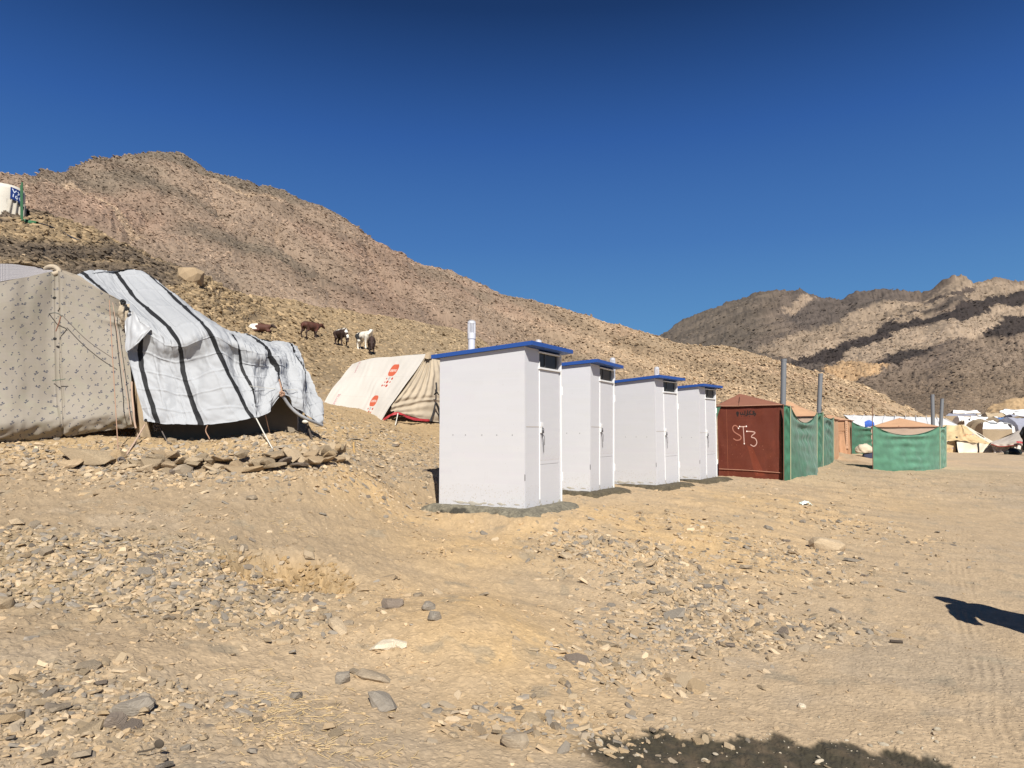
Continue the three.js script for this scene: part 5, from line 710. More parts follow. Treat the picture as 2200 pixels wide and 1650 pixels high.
// ---------------------------------------------------------------- bodies: a smooth union of tapered capsules, meshed with surface nets
function sdfMesh(bones, cell, blend, bump, cut) {           // bones: [a, b, ra, rb]
  const bb = new THREE.Box3(); for (const [a, b, ra, rb] of bones) { bb.expandByPoint(a.clone().addScalar(ra * 1.1)).expandByPoint(a.clone().addScalar(-ra * 1.1)).expandByPoint(b.clone().addScalar(rb * 1.1)).expandByPoint(b.clone().addScalar(-rb * 1.1)); }
  bb.expandByScalar(cell * 2.5 + blend * 0.3); const n = [0, 1, 2].map((k) => Math.ceil((bb.max.getComponent(k) - bb.min.getComponent(k)) / cell) + 1), [nx, ny, nz] = n, F = new Float32Array(nx * ny * nz), o = bb.min;
  const B = bones.map(([a, b, ra, rb]) => { const d = b.clone().sub(a); return [a.x, a.y, a.z, d.x, d.y, d.z, 1 / Math.max(1e-9, d.lengthSq()), ra, rb - ra]; });
  const f = (x, y, z) => { let s = 0, m = 1e9; const ds = []; for (const q of B) { const px = x - q[0], py = y - q[1], pz = z - q[2], t = clamp((px * q[3] + py * q[4] + pz * q[5]) * q[6], 0, 1), ex = px - q[3] * t, ey = py - q[4] * t, ez = pz - q[5] * t, d = Math.sqrt(ex * ex + ey * ey + ez * ez) - q[7] - q[8] * t; if (d < m) m = d; ds.push(d); } for (const d of ds) if (d - m < blend * 4) s += Math.exp(-(d - m) / blend * 2.2); let r = m - Math.log(s) * blend / 2.2; if (bump) r += bump(x, y, z); if (cut) r = Math.max(r, cut(x, y, z)); return r; };
  for (let k = 0; k < nz; k++) for (let j = 0; j < ny; j++) for (let i = 0; i < nx; i++) F[(k * ny + j) * nx + i] = f(o.x + i * cell, o.y + j * cell, o.z + k * cell);
  const id = new Int32Array(nx * ny * nz).fill(-1), pos = [], idx = [], at = (i, j, k) => (k * ny + j) * nx + i;
  for (let k = 0; k < nz - 1; k++) for (let j = 0; j < ny - 1; j++) for (let i = 0; i < nx - 1; i++) {
    let c = 0, sx = 0, sy = 0, sz = 0; const v = []; for (let q = 0; q < 8; q++) v.push(F[at(i + (q & 1), j + ((q >> 1) & 1), k + (q >> 2))]);
    const neg = v.filter((x) => x < 0).length; if (!neg || neg === 8) continue;
    for (const [p, q] of [[0, 1], [2, 3], [4, 5], [6, 7], [0, 2], [1, 3], [4, 6], [5, 7], [0, 4], [1, 5], [2, 6], [3, 7]]) if ((v[p] < 0) !== (v[q] < 0)) { const t = v[p] / (v[p] - v[q]); c++; sx += lerp(p & 1, q & 1, t); sy += lerp((p >> 1) & 1, (q >> 1) & 1, t); sz += lerp(p >> 2, q >> 2, t); }
    id[at(i, j, k)] = pos.length / 3; pos.push(o.x + (i + sx / c) * cell, o.y + (j + sy / c) * cell, o.z + (k + sz / c) * cell);
  }
  const quad = (a, b, c, d, flip) => { if (a < 0 || b < 0 || c < 0 || d < 0) return; flip ? idx.push(a, c, b, a, d, c) : idx.push(a, b, c, a, c, d); };
  for (let k = 1; k < nz - 1; k++) for (let j = 1; j < ny - 1; j++) for (let i = 1; i < nx - 1; i++) {
    const s = F[at(i, j, k)] < 0;
    if (s !== F[at(i + 1, j, k)] < 0) quad(id[at(i, j - 1, k - 1)], id[at(i, j, k - 1)], id[at(i, j, k)], id[at(i, j - 1, k)], !s);
    if (s !== F[at(i, j + 1, k)] < 0) quad(id[at(i - 1, j, k - 1)], id[at(i - 1, j, k)], id[at(i, j, k)], id[at(i, j, k - 1)], !s);
    if (s !== F[at(i, j, k + 1)] < 0) quad(id[at(i - 1, j - 1, k)], id[at(i, j - 1, k)], id[at(i, j, k)], id[at(i - 1, j, k)], !s);
  }
  const g = new THREE.BufferGeometry(); g.setAttribute('position', new THREE.Float32BufferAttribute(pos, 3)); g.setIndex(idx); g.computeVertexNormals(); return g;
}
function paint(g, f) { const p = g.attributes.position, c = new Float32Array(p.count * 3); for (let i = 0; i < p.count; i++) c.set(f(p.getX(i), p.getY(i), p.getZ(i)), i * 3); g.setAttribute('color', new THREE.BufferAttribute(c, 3)); return g; }
const mHide = new THREE.MeshStandardMaterial({ vertexColors: true, roughness: 0.75 }), mHorn = std([0.3, 0.26, 0.2], 0.6), mEye = std([0.01, 0.01, 0.01], 0.2);
// a small cow; +x is forward, feet at y = 0
function cow(name, label, px, py, D, turn, pose, coat, scale = 1) {
  const p = hit(px, py, 30, 70) || P(px, py, D), y = landAt(p.x, -p.z, Math.hypot(p.x, p.z), px)[0], t = thing(name, label, 'cow', V(p.x, y + 0.05, p.z), turn); t.scale.setScalar(scale);
  const b = []; let headAt, headTo, lift = 0;
  if (pose === 'lie') {
    b.push([V(-0.55, 0.34, 0), V(-0.1, 0.36, 0), 0.3, 0.31], [V(-0.1, 0.36, 0), V(0.42, 0.36, 0), 0.31, 0.25], [V(0.42, 0.42, 0), V(0.78, 0.5, 0.05), 0.18, 0.12]);
    b.push([V(-0.5, 0.2, 0.2), V(-0.15, 0.14, 0.36), 0.17, 0.09], [V(-0.15, 0.14, 0.36), V(-0.5, 0.06, 0.42), 0.07, 0.045], [V(0.4, 0.2, 0.14), V(0.72, 0.12, 0.2), 0.1, 0.06], [V(0.72, 0.12, 0.2), V(0.45, 0.06, 0.24), 0.055, 0.04], [V(0.4, 0.2, -0.14), V(0.72, 0.1, -0.2), 0.1, 0.05]);
    headAt = V(0.84, 0.52, 0.06); headTo = V(1.1, 0.36, 0.12);
  } else {
    b.push([V(-0.52, 0.86, 0), V(-0.1, 0.83, 0), 0.22, 0.25], [V(-0.1, 0.81, 0), V(0.42, 0.85, 0), 0.26, 0.22], [V(-0.5, 0.98, 0), V(0.42, 0.99, 0), 0.1, 0.1], [V(0.42, 0.72, 0), V(0.2, 0.66, 0), 0.16, 0.18]);
    for (const s of [-1, 1]) {
      const f = s * 0.08;
      b.push([V(-0.55, 0.84, 0.13 * s), V(-0.46 + f, 0.55, 0.15 * s), 0.17, 0.1], [V(-0.46 + f, 0.55, 0.15 * s), V(-0.62 + f, 0.36, 0.14 * s), 0.085, 0.05], [V(-0.62 + f, 0.36, 0.14 * s), V(-0.58 + f, 0.09, 0.14 * s), 0.045, 0.035], [V(-0.58 + f, 0.09, 0.14 * s), V(-0.54 + f, 0.02, 0.14 * s), 0.042, 0.045]);
      b.push([V(0.38, 0.76, 0.13 * s), V(0.36 - f, 0.45, 0.13 * s), 0.13, 0.06], [V(0.36 - f, 0.45, 0.13 * s), V(0.37 - f, 0.1, 0.13 * s), 0.052, 0.036], [V(0.37 - f, 0.1, 0.13 * s), V(0.4 - f, 0.02, 0.13 * s), 0.042, 0.046]);
    }
    const graze = pose === 'graze', n = graze ? V(0.8, 0.56, 0.02) : pose === 'side' ? V(0.78, 0.98, 0.1) : V(0.76, 0.96, 0);
    b.push([V(0.46, 0.9, 0), n, 0.17, 0.11], [V(0.44, 0.74, 0), n.clone().add(V(-0.08, -0.1, 0)), 0.13, 0.08]);
    headAt = n.clone().add(V(graze ? 0.04 : 0.08, graze ? -0.04 : 0.05, pose === 'side' ? 0.06 : 0)); headTo = graze ? n.clone().add(V(0.1, -0.4, 0)) : pose === 'side' ? n.clone().add(V(0.12, -0.2, 0.32)) : n.clone().add(V(0.36, -0.12, 0));
  }
  b.push([headAt, headAt.clone().lerp(headTo, 0.45), 0.105, 0.085], [headAt.clone().lerp(headTo, 0.45), headTo, 0.075, 0.06]);
  const tail = pose === 'lie' ? [V(-0.82, 0.42, 0), V(-0.9, 0.2, 0.06), V(-0.86, 0.06, 0.12)] : [V(-0.7, 0.98, 0), V(-0.8, 0.7, 0.02), V(-0.79, 0.38, 0.03)];
  b.push([tail[0], tail[1], 0.035, 0.025], [tail[1], tail[2], 0.024, 0.04]);
  part('body', paint(sdfMesh(b, 0.03, 0.05), (x, yy, z) => coat(x, yy, z, headAt)), mHide, t);
  const side = headTo.clone().sub(headAt).cross(V(0, 1, 0)).normalize();
  for (const s of [-1, 1]) {
    const e = part('ear', new THREE.SphereGeometry(0.07, 10, 8).scale(1.2, 0.32, 0.6), mHide, t); paint(e.geometry, () => coat(headAt.x, headAt.y, headAt.z, headAt)); e.position.copy(headAt).addScaledVector(side, 0.15 * s).add(V(-0.03, 0.04, 0)); e.rotation.y = Math.atan2(-side.z * s, side.x * s); e.rotation.z = -0.25;
    part('eye', new THREE.SphereGeometry(0.018, 8, 6).translate(...headAt.clone().lerp(headTo, 0.25).addScaledVector(side, 0.09 * s).toArray()), mEye, t);
    part('horn', tubeOf([headAt.clone().addScaledVector(side, 0.07 * s).add(V(-0.03, 0.07, 0)), headAt.clone().addScaledVector(side, 0.12 * s).add(V(-0.03, 0.13, 0)), headAt.clone().addScaledVector(side, 0.12 * s).add(V(0, 0.18, 0))], 0.013, 6, 6), mHorn, t);
  }
  return t;
}
const RED = [0.085, 0.03, 0.018], DRK = [0.035, 0.017, 0.012], WHT = [0.72, 0.68, 0.6], BLK = [0.02, 0.02, 0.022];
cow('brown_white_cow', 'brown and white cow lying down on the slope above the tarpaulin tent', 560, 722, 42, 0.25, 'lie', (x, y, z) => x < -0.34 + 0.12 * noise(y * 6, z * 6) && y > 0.2 ? WHT : x < -0.2 && y > 0.52 ? WHT : x > 0.7 ? DRK : RED, 0.76);
cow('brown_cow', 'reddish brown cow standing with its head turned away, left of the dark one', 668, 739, 44, 1.0, 'stand', (x, y, z) => y < 0.1 && x > 0.2 && z > 0 ? WHT : y < 0.5 ? DRK : [RED[0] * (1 + 0.3 * noise(x * 4, y * 4)), RED[1], RED[2]], 0.86);
cow('dark_brown_cow', 'dark brown cow grazing with white flecks on its back', 733, 752, 44, -0.85, 'graze', (x, y, z) => (y > 0.98 && noise(x * 9, z * 9) > 0.15) || (x > 0.62 && noise(x * 8, y * 8) > 0.25) ? WHT : DRK, 0.82);
cow('pied_cow', 'black and white cow facing right behind the brown calf', 783, 761, 44, -0.75, 'side', (x, y, z, h) => (x < -0.25 && y > 0.6 && y < 0.98) || (noise(x * 3 + 4, y * 3 + z * 2) > 0.28 && y > 0.6) ? BLK : WHT, 0.84);
cow('brown_calf', 'dark brown calf standing in front of the black and white cow', 798, 772, 43, -1.35, 'graze', () => DRK, 0.72);

// ---------------------------------------------------------------- people just outside the frame
const mSkin = std([0.3, 0.17, 0.11], 0.6), mHair = std([0.015, 0.012, 0.01], 0.7), mShoe = std([0.03, 0.025, 0.02], 0.6);
function hand(w, dir, palmN, r = 0.0085) {                  // wrist, direction of the fingers, side the palm faces
  const d = dir.clone().normalize(), n = palmN.clone().normalize(), s = d.clone().cross(n).normalize(), b = [], c = (a, k, q) => w.clone().addScaledVector(d, a).addScaledVector(s, k).addScaledVector(n, q);
  b.push([c(0, 0, 0), c(0.05, 0.012, 0), 0.024, 0.018], [c(0.02, -0.018, 0), c(0.085, -0.024, 0), 0.016, 0.013], [c(0.02, 0.016, 0), c(0.085, 0.026, 0), 0.016, 0.013]);
  [[-0.032, 0.06], [-0.011, 0.072], [0.011, 0.068], [0.031, 0.052]].forEach(([k, l]) => b.push([c(0.082, k, 0), c(0.082 + l * 0.5, k * 1.08, 0.008), r * 1.1, r], [c(0.082 + l * 0.5, k * 1.08, 0.008), c(0.082 + l * 0.86, k * 1.08, 0.032), r, r * 0.85]));
  b.push([c(0.02, -0.026, 0.004), c(0.05, -0.052, 0.016), 0.014, 0.011], [c(0.05, -0.052, 0.016), c(0.085, -0.055, 0.034), 0.0105, 0.009]); return b;
}
function person(name, label, pos, turn, cloth1, cloth2, arms, long) {   // faces +z
  const t = thing(name, label, 'person', pos, turn), b = [], hip = 0.92;
  for (const s of [-1, 1]) b.push([V(0.1 * s, hip, 0), V(0.11 * s, 0.5, 0.02), 0.1, 0.062], [V(0.11 * s, 0.5, 0.02), V(0.12 * s, 0.1, -0.01), 0.058, 0.04], [V(0.12 * s, 0.06, -0.03), V(0.13 * s, 0.045, 0.15), 0.045, 0.035]);
  b.push([V(0, hip, 0), V(0, 1.2, 0), 0.14, 0.14], [V(-0.1, 1.36, 0), V(0.1, 1.36, 0), 0.12, 0.12], [V(0, 1.2, 0), V(0, 1.36, 0.01), 0.14, 0.14], [V(0, 1.42, 0), V(0, 1.53, 0.01), 0.06, 0.055], [V(0, 1.63, 0.01), V(0, 1.6, 0.03), 0.095, 0.085], [V(0, 1.54, 0.05), V(0, 1.525, 0.07), 0.045, 0.03], [V(0, 1.605, 0.105), V(0, 1.575, 0.125), 0.012, 0.016]);
  for (const s of [-1, 1]) { const [e, w] = arms(s), sh = V(0.18 * s, 1.39, 0); b.push([sh, e, 0.055, 0.043], [e, w, 0.042, 0.028], [V(0.092 * s, 1.61, 0), V(0.097 * s, 1.58, -0.005), 0.015, 0.012]); b.push(...hand(w, w.clone().sub(e), V(-s * 0.6, 0, 0.6))); }
  part('body', sdfMesh(b, 0.0125, 0.025), mSkin, t);
  const k = []; // long loose shirt, trousers
  k.push([V(-0.1, 1.36, 0), V(0.1, 1.36, 0), 0.14, 0.14], [V(0, 1.3, 0), V(0, long, 0), 0.17, long < 0.5 ? 0.28 : 0.24], [V(0.06, 1.0, 0.02), V(0.08, long + 0.05, 0.03), 0.16, 0.2], [V(-0.06, 1.0, 0), V(-0.08, long + 0.05, 0), 0.16, 0.2]);
  for (const s of [-1, 1]) { const [e, w] = arms(s), sh = V(0.17 * s, 1.39, 0); k.push([sh, e, 0.08, 0.07], [e, w.clone().lerp(e, 0.12), 0.068, 0.06]); }
  part('shirt', sdfMesh(k, 0.02, 0.03, (x, y, z) => 0.012 * noise(x * 14 + z * 6, y * 5) * sst(1.2 - y, 0, 0.3), (x, y, z) => Math.max(long - y, y - 1.45 - 0.2 * Math.hypot(x, z) - (Math.abs(x) > 0.16 ? 1 : 0))), cloth1, t);
  const tr = []; for (const s of [-1, 1]) tr.push([V(0.09 * s, 0.95, 0), V(0.11 * s, 0.5, 0.02), 0.12, 0.1], [V(0.11 * s, 0.5, 0.02), V(0.12 * s, 0.12, -0.01), 0.1, 0.075]);
  part('trousers', sdfMesh(tr, 0.02, 0.03, (x, y, z) => 0.008 * noise(x * 10, y * 12), (x, y) => 0.1 - y), cloth2, t);
  part('hair', sdfMesh([[V(0, 1.655, -0.02), V(0, 1.63, -0.045), 0.098, 0.09], [V(0, 1.58, -0.06), V(0, 1.54, -0.06), 0.06, 0.05]], 0.012, 0.03, null, (x, y, z) => z - 0.06 + (1.66 - y) * 0.6), mHair, t);
  for (const s of [-1, 1]) { part('eye', new THREE.SphereGeometry(0.011, 8, 6).translate(0.033 * s, 1.605, 0.105), mEye, t); part('shoe', sdfMesh([[V(0.12 * s, 0.05, -0.05), V(0.13 * s, 0.045, 0.16), 0.055, 0.045]], 0.012, 0.01, null, (x, y) => Math.max(y - 0.085, -y)), mShoe, t); }
  part('mouth', new THREE.SphereGeometry(0.02, 10, 6).scale(1, 0.25, 0.3).translate(0, 1.54, 0.098), std([0.2, 0.08, 0.07], 0.6), t);
  return t;
}
{ // whose shadow lies on the track: facing the sun, one forearm raised
  const sp = V(4.47, 0, -5.04), y = groundY(sp.x, 5.04);
  person('person', 'person in a grey long shirt with one forearm raised, standing right of the track', V(sp.x, y, sp.z), 0.17, fabric([0.3, 0.3, 0.31]), fabric([0.3, 0.3, 0.31]), (s) => s < 0 ? [V(-0.37, 1.1, 0.05), V(-0.32, 1.36, 0.12)] : [V(0.27, 1.12, -0.02), V(0.25, 0.87, 0.1)], 0.45);
}
{
  const p = P(2212, 990, 36.5), y = groundY(p.x, 36.5, false), d = fabric([0.008, 0.008, 0.01]);
  person('person', 'person in black clothes cut off by the right edge, before the grey tent', V(p.x, y, p.z), 2.6, d, d, (s) => [V(0.3 * s, 1.12, 0.02), V(0.24 * s, 0.9, 0.16)], 0.25);
}

// ---------------------------------------------------------------- water tank on the spur
{
  const c = hit(20, 468, 24, 60, (X, D) => landAt(X, D, Math.hypot(X, D), 1100 + FOC * X / D)[0]) || P(20, 468, 34), D = -c.z, k = D / 34, p = P(1, 470, D + 0.9), t = thing('water_tank', 'cloth-wrapped white water tank on the rocky spur, top left', 'water tank', V(p.x, p.y - 0.1, p.z));
  const prof = [[0, 1.86], [0.5, 1.83], [0.82, 1.74], [0.95, 1.64], [1.0, 1.5], [1.0, 1.0], [0.98, 0.5], [0.97, 0], [0.97, -0.6]].map(([r, y]) => new THREE.Vector2(r * k, y * k)), g = new THREE.LatheGeometry(prof.reverse(), 64);
  part('tank', g, fabric([0.66, 0.62, 0.54], 0.7, 0.08), t);
  const cyl = (a0, a1, y0, y1, n, r, f) => { const rows = []; for (let j = 0; j <= 4; j++) { const row = []; for (let i = 0; i <= 6; i++) { const a = lerp(a0, a1, i / 6), y = lerp(y0(i / 6), y1(i / 6), j / 4); row.push(V(Math.sin(a) * r * k, y * k, Math.cos(a) * r * k)); } rows.push(row); } return cloth(rows, n, n, f); };
  const sign = canvasTex(256, 192, (c, w, h) => { c.fillStyle = '#16367c'; c.fillRect(0, 0, w, h); c.fillStyle = '#dfe8f5'; c.strokeStyle = '#dfe8f5'; c.lineWidth = 16; c.lineJoin = 'round'; for (const q of [[[30, 24], [60, 70], [96, 30]], [[120, 34], [150, 60], [118, 84]], [[166, 40], [200, 62]], [[50, 96], [44, 150]]]) { c.beginPath(); c.moveTo(...q[0]); for (const p of q.slice(1)) c.lineTo(...p); c.stroke(); } c.beginPath(); c.arc(104, 130, 26, 0, 7); c.fill(); c.beginPath(); c.arc(182, 122, 30, 0, 7); c.fill(); c.fillStyle = '#16367c'; c.beginPath(); c.arc(108, 126, 13, 0, 7); c.fill(); c.beginPath(); c.arc(184, 120, 15, 0, 7); c.fill(); });
  part('sign', cyl(0.98, 1.72, (u) => 1.58 - 0.1 * u, (u) => 1.0 - 0.22 * u, 20, 1.02, null), new THREE.MeshStandardMaterial({ map: sign, roughness: 0.6, side: THREE.DoubleSide }), t);
  part('dark_hem', cyl(0.98, 1.95, (u) => 1.0 - 0.25 * u, (u) => 0.92 - 0.32 * u, 20, 1.045, null), std([0.015, 0.018, 0.03], 0.7, { side: THREE.DoubleSide }), t);
  part('cover', cyl(0.85, 2.1, () => 0.95, () => -0.2, 60, 1.02, (u, v) => 0.06 * Math.sin(u * 5 + v * 0.9) * (0.4 + v * 0.2)), fabric([0.5, 0.46, 0.39]), t);
  const mGreen = std([0.03, 0.12, 0.05], 0.6);
  for (const [x, y0, y1] of [[47.5, 392, 474], [44.5, 398, 470]]) partW('frame_pole', tubeOf([P(x + 0.5, y1, D - 0.2), P(x, y0, D - 0.2)], x > 46 ? 0.035 : 0.022, 3, 8), mGreen, t);
  const hose = thing('hose', 'green and dark hose running down the slope from the water tank', 'hose', P(52, 474, D));
  const on = (px, py) => { const q = hit(px, py, 22, 70, (X, DD) => landAt(X, DD, Math.hypot(X, DD), 1100 + FOC * X / DD)[0]); return q ? q.add(V(0, 0.05, 0)) : P(px, py, 36); };
  partW('hose_bundle', [tubeOf([on(52, 476), on(60, 478), on(70, 480), on(80, 482)], 0.07, 16, 8), tubeOf([on(54, 478), on(63, 481), on(75, 483)], 0.06, 16, 8)], mGreen, hose);
  partW('hose_line', tubeOf([on(74, 481), on(90, 484), on(110, 490), on(130, 499), on(150, 510), on(172, 520)], 0.035, 40, 6), std([0.03, 0.035, 0.05], 0.7), hose);
}

// ---------------------------------------------------------------- stones
function stoneGeo(n, flat, rag = 0.3) { // an angular flake: hull of scattered points, sheared off flat
  const pts = []; for (let i = 0; i < n; i++) { const a = i / n * 6.2832 + rr(-0.3, 0.3), h = i % 2 ? 1 : -1, r = rr(1 - rag, 1) * (h > 0 ? rr(0.7, 1) : 1); pts.push(V(Math.cos(a) * r, h * rr(0.5, 1) * flat, Math.sin(a) * r)); }
  const g = new ConvexGeometry(pts), p = g.attributes.position, uv = []; for (let i = 0; i < p.count; i++) uv.push(p.getX(i), p.getZ(i) + p.getY(i)); g.setAttribute('uv', new THREE.Float32BufferAttribute(uv, 2)); return g;
}
const rockMap = dataTex(256, (i, j) => { const n = tileNoise(i / 20, j / 6, 12), m = tileNoise(i / 5, j / 2.5, 51), s = 0.78 + 0.1 * n + 0.14 * m + 0.08 * rnd(); return [s, s * 0.985, s * 0.96]; }, true);
const rockBump = dataTex(256, (i, j) => { const v = 0.5 * tileNoise(i / 16, j / 4, 16) + 0.3 * tileNoise(i / 4, j / 2, 64) + 0.2 * rnd(); return [v, v, v]; });
const rockM = (rgb) => new THREE.MeshStandardMaterial({ color: new THREE.Color().setRGB(...rgb), map: rockMap, bumpMap: rockBump, bumpScale: 0.004, roughness: 0.95, flatShading: true });
const ROCKC = [[0.42, 0.32, 0.21], [0.36, 0.285, 0.195], [0.46, 0.345, 0.215], [0.345, 0.285, 0.215], [0.28, 0.25, 0.215], [0.52, 0.415, 0.29]], ROCKM = ROCKC.map(rockM), mDarkRock = rockM([0.22, 0.18, 0.15]), mPaleRock = rockM([0.66, 0.58, 0.46]);
const FLAKES = []; for (let i = 0; i < 10; i++) FLAKES.push(stoneGeo(9 + (i % 4), rr(0.22, 0.42)));
// a broken block of layered stone: sharp faces, flat-bedded
function rockGeo(sx, sy, sz, k, n = 30) {
  const pts = []; for (let i = 0; i < n; i++) {
    let y = ((i % 4) - 1.5) / 1.5 * rr(0.75, 1), a = i * 2.39996 + k + rr(-0.25, 0.25), r = (Math.abs(y) > 0.8 ? rr(0.55, 0.92) : rr(0.82, 1.08)), x = Math.cos(a), z = Math.sin(a), l = Math.pow(Math.pow(Math.abs(x), 3) + Math.pow(Math.abs(z), 3), 1 / 3);
    pts.push(V(x / l * r * sx * (1 + 0.12 * noise(a + k, 3)), y * sy * (1 + 0.25 * noise(x + k, z)), z / l * r * sz));
  }
  const g = new ConvexGeometry(pts), p = g.attributes.position, uv = []; for (let i = 0; i < p.count; i++) uv.push(p.getX(i) * 3, (p.getZ(i) + p.getY(i) * 2) * 3); g.setAttribute('uv', new THREE.Float32BufferAttribute(uv, 2)); return g;
}
const surf = (X, D) => landAt(X, D, Math.hypot(X, D), 1100 + FOC * X / Math.max(D, 0.5))[0];
const slopeN = (X, D, e = 0.12) => V(-(surf(X + e, D) - surf(X - e, D)), 2 * e, (surf(X, D + e) - surf(X, D - e))).normalize();
const UP = V(0, 1, 0);
function lay(X, D, s, tilt, sink, out) { // matrix of a flake lying on the ground
  const q = new THREE.Quaternion().setFromUnitVectors(UP, slopeN(X, D).add(V(rr(-tilt, tilt), 0, rr(-tilt, tilt))).normalize()).multiply(new THREE.Quaternion().setFromAxisAngle(UP, rnd() * 6.28));
  return out.compose(V(X, surf(X, D) + s.y * sink, -D), q, s);
}
// dry-stone retaining wall below the two tents
{
  const foot = [], N = 34; const t = thing('dry_stone_wall', 'low broken dry-stone wall of brown slabs holding up the tent terrace', 'stone wall', hit(440, 1012));
  const line = [[130, 1006], [200, 1008], [280, 1012], [360, 1016], [440, 1018], [520, 1014], [600, 1008], [680, 1000], [736, 992]].map(([a, b]) => hit(a, b));
  const curve = new THREE.CatmullRomCurve3(line), L = curve.getLength(), shapes = []; for (let i = 0; i < 8; i++) shapes.push(rockGeo(1, 1, 1, i * 3.7));
  let n = 0; const courses = [[0, 0.01], [1, 0.065], [2, 0.12], [3, 0.17]];
  for (const [c, h] of courses) for (let x = rr(0, 0.1); x < L;) {
    const u = x / L, big = c === 0 || rnd() < 0.2 ? 1.2 : 0.85, w = rr(0.09, 0.24) * big; x += w * rr(0.95, 1.3); if (u > 0.98 || (c >= 2 && (u < 0.24 || rnd() < 0.25 + 0.25 * (c - 2))) || (c === 1 && u < 0.2) || u < 0.16) continue;
    const p = curve.getPointAt(Math.min(0.999, u)), m = part('stone', shapes[(n * 5 + c) % 8], rnd() < 0.06 ? mDarkRock : [ROCKM[0], ROCKM[5], ROCKM[2], ROCKM[1]][Math.floor(rnd() * 4)], t); n++;
    m.scale.set(w * 0.6, rr(0.022, 0.045) * (rnd() < 0.22 ? 1.7 : 1), rr(0.08, 0.15)); m.position.copy(p).sub(t.position).add(V(rr(-0.02, 0.02), h * 1.05 + rr(-0.015, 0.025) + 0.02, -0.07 * c - 0.05 + rr(-0.06, 0.08))); m.rotation.set(rr(-0.3, 0.3), rr(-0.6, 0.6), rr(-0.35, 0.35));
  }
  // the long block at the left end and the big slab at the right end
  for (const [px, py, sx, sy, sz, rz, k] of [[192, 990, 0.35, 0.09, 0.16, -0.12, 1], [150, 1000, 0.16, 0.045, 0.12, 0.1, 4], [252, 987, 0.1, 0.08, 0.1, 0.2, 6], [716, 972, 0.2, 0.07, 0.15, 0.2, 8], [360, 983, 0.13, 0.06, 0.1, -0.1, 2], [390, 1016, 0.12, 0.07, 0.1, 0.2, 3]]) { const p = hit(px, py), m = part('stone', rockGeo(sx, sy, sz, k), ROCKM[k % 4], t); m.position.copy(p).sub(t.position).add(V(0, sy * 0.5, 0)); m.rotation.set(0.1, rr(-0.3, 0.3), rz); }
}
// rocks one can point at
const bigRock = (label, px, py, D, s, mat, k, rot = [0, 0, 0], name = 'rock') => { const p = hit(px, py, D ? D - 12 : 2.4, 120, D ? (X, DD) => surf(X, DD) : baseY) || P(px, py, D), m = part(name, rockGeo(...s, k, name === 'boulder' ? 110 : 34), mat, scene); m.position.set(p.x, surf(p.x, -p.z) + s[1] * 0.55, p.z); m.rotation.set(...rot); return tag(m, label, 'rock'); };
bigRock('large pale boulder perched on the slope behind the tarpaulin tent', 410, 604, 42, [0.6, 0.42, 0.5], ROCKM[0], 2.2, [0, 0.3, -0.1], 'boulder');
bigRock('long tan boulder at the foot of the bank beside the track', 1776, 1182, 0, [0.21, 0.085, 0.13], ROCKM[5], 5.1, [0, -0.2, -0.12], 'boulder');
bigRock('dark brown rounded rock lying alone in the middle of the foreground', 843, 1326, 0, [0.085, 0.04, 0.05], mDarkRock, 1.4, [0, 0.3, -0.1]);
bigRock('pale grey slab, left of two that lie end to end', 823, 1414, 0, [0.09, 0.022, 0.05], mPaleRock, 3.3, [0.1, 0.3, 0.1]);
bigRock('pale grey slab, right of two that lie end to end', 857, 1414, 0, [0.07, 0.02, 0.035], mPaleRock, 4.6, [0.1, -0.5, -0.1]);
bigRock('grey slab with a dark lower edge, lowest of the foreground slabs', 823, 1524, 0, [0.1, 0.03, 0.06], ROCKM[4], 7.7, [0.15, -0.9, -0.1]);
bigRock('long grey slab just above the lowest foreground slab', 800, 1470, 0, [0.11, 0.022, 0.045], ROCKM[3], 8.8, [0.1, -0.3, -0.1]);
bigRock('tilted pale slab with a deep shadow along its lower left edge', 724, 1364, 0, [0.13, 0.03, 0.045], ROCKM[5], 9.1, [0.1, -1.0, -0.1]);
bigRock('grey knobbly rock, upper of two touching each other', 920, 1352, 0, [0.05, 0.036, 0.042], ROCKM[4], 2.9);
bigRock('grey knobbly rock, lower of two touching each other', 932, 1376, 0, [0.048, 0.034, 0.05], ROCKM[4], 6.2, [0, 0.7, 0]);
bigRock('square grey stone left of the long grey slab', 736, 1472, 0, [0.045, 0.035, 0.045], ROCKM[4], 1.9, [0, 0.2, 0.1]);
bigRock('brown stone with dark underside near the bottom centre', 1103, 1602, 0, [0.07, 0.035, 0.045], ROCKM[3], 3.9);
bigRock('brownish slab left of the damp patch, tilted to the right', 1146, 1552, 0, [0.075, 0.02, 0.045], ROCKM[1], 5.5, [0.1, -0.5, -0.15]);
bigRock('dark jagged rock with a pointed tip at the lower left', 246, 1556, 0, [0.05, 0.04, 0.035], mDarkRock, 6.6, [0, 0.3, 0.2]);
bigRock('grey layered rock right of the jagged dark one', 287, 1526, 0, [0.085, 0.032, 0.05], ROCKM[4], 7.2, [0, 0.25, 0.05]);
bigRock('smooth tan stone cut off by the left edge', 6, 1302, 0, [0.07, 0.045, 0.06], ROCKM[1], 8.3);
bigRock('small pale stone lying on the track above the damp patch', 1722, 1518, 0, [0.026, 0.014, 0.02], mPaleRock, 9.9);
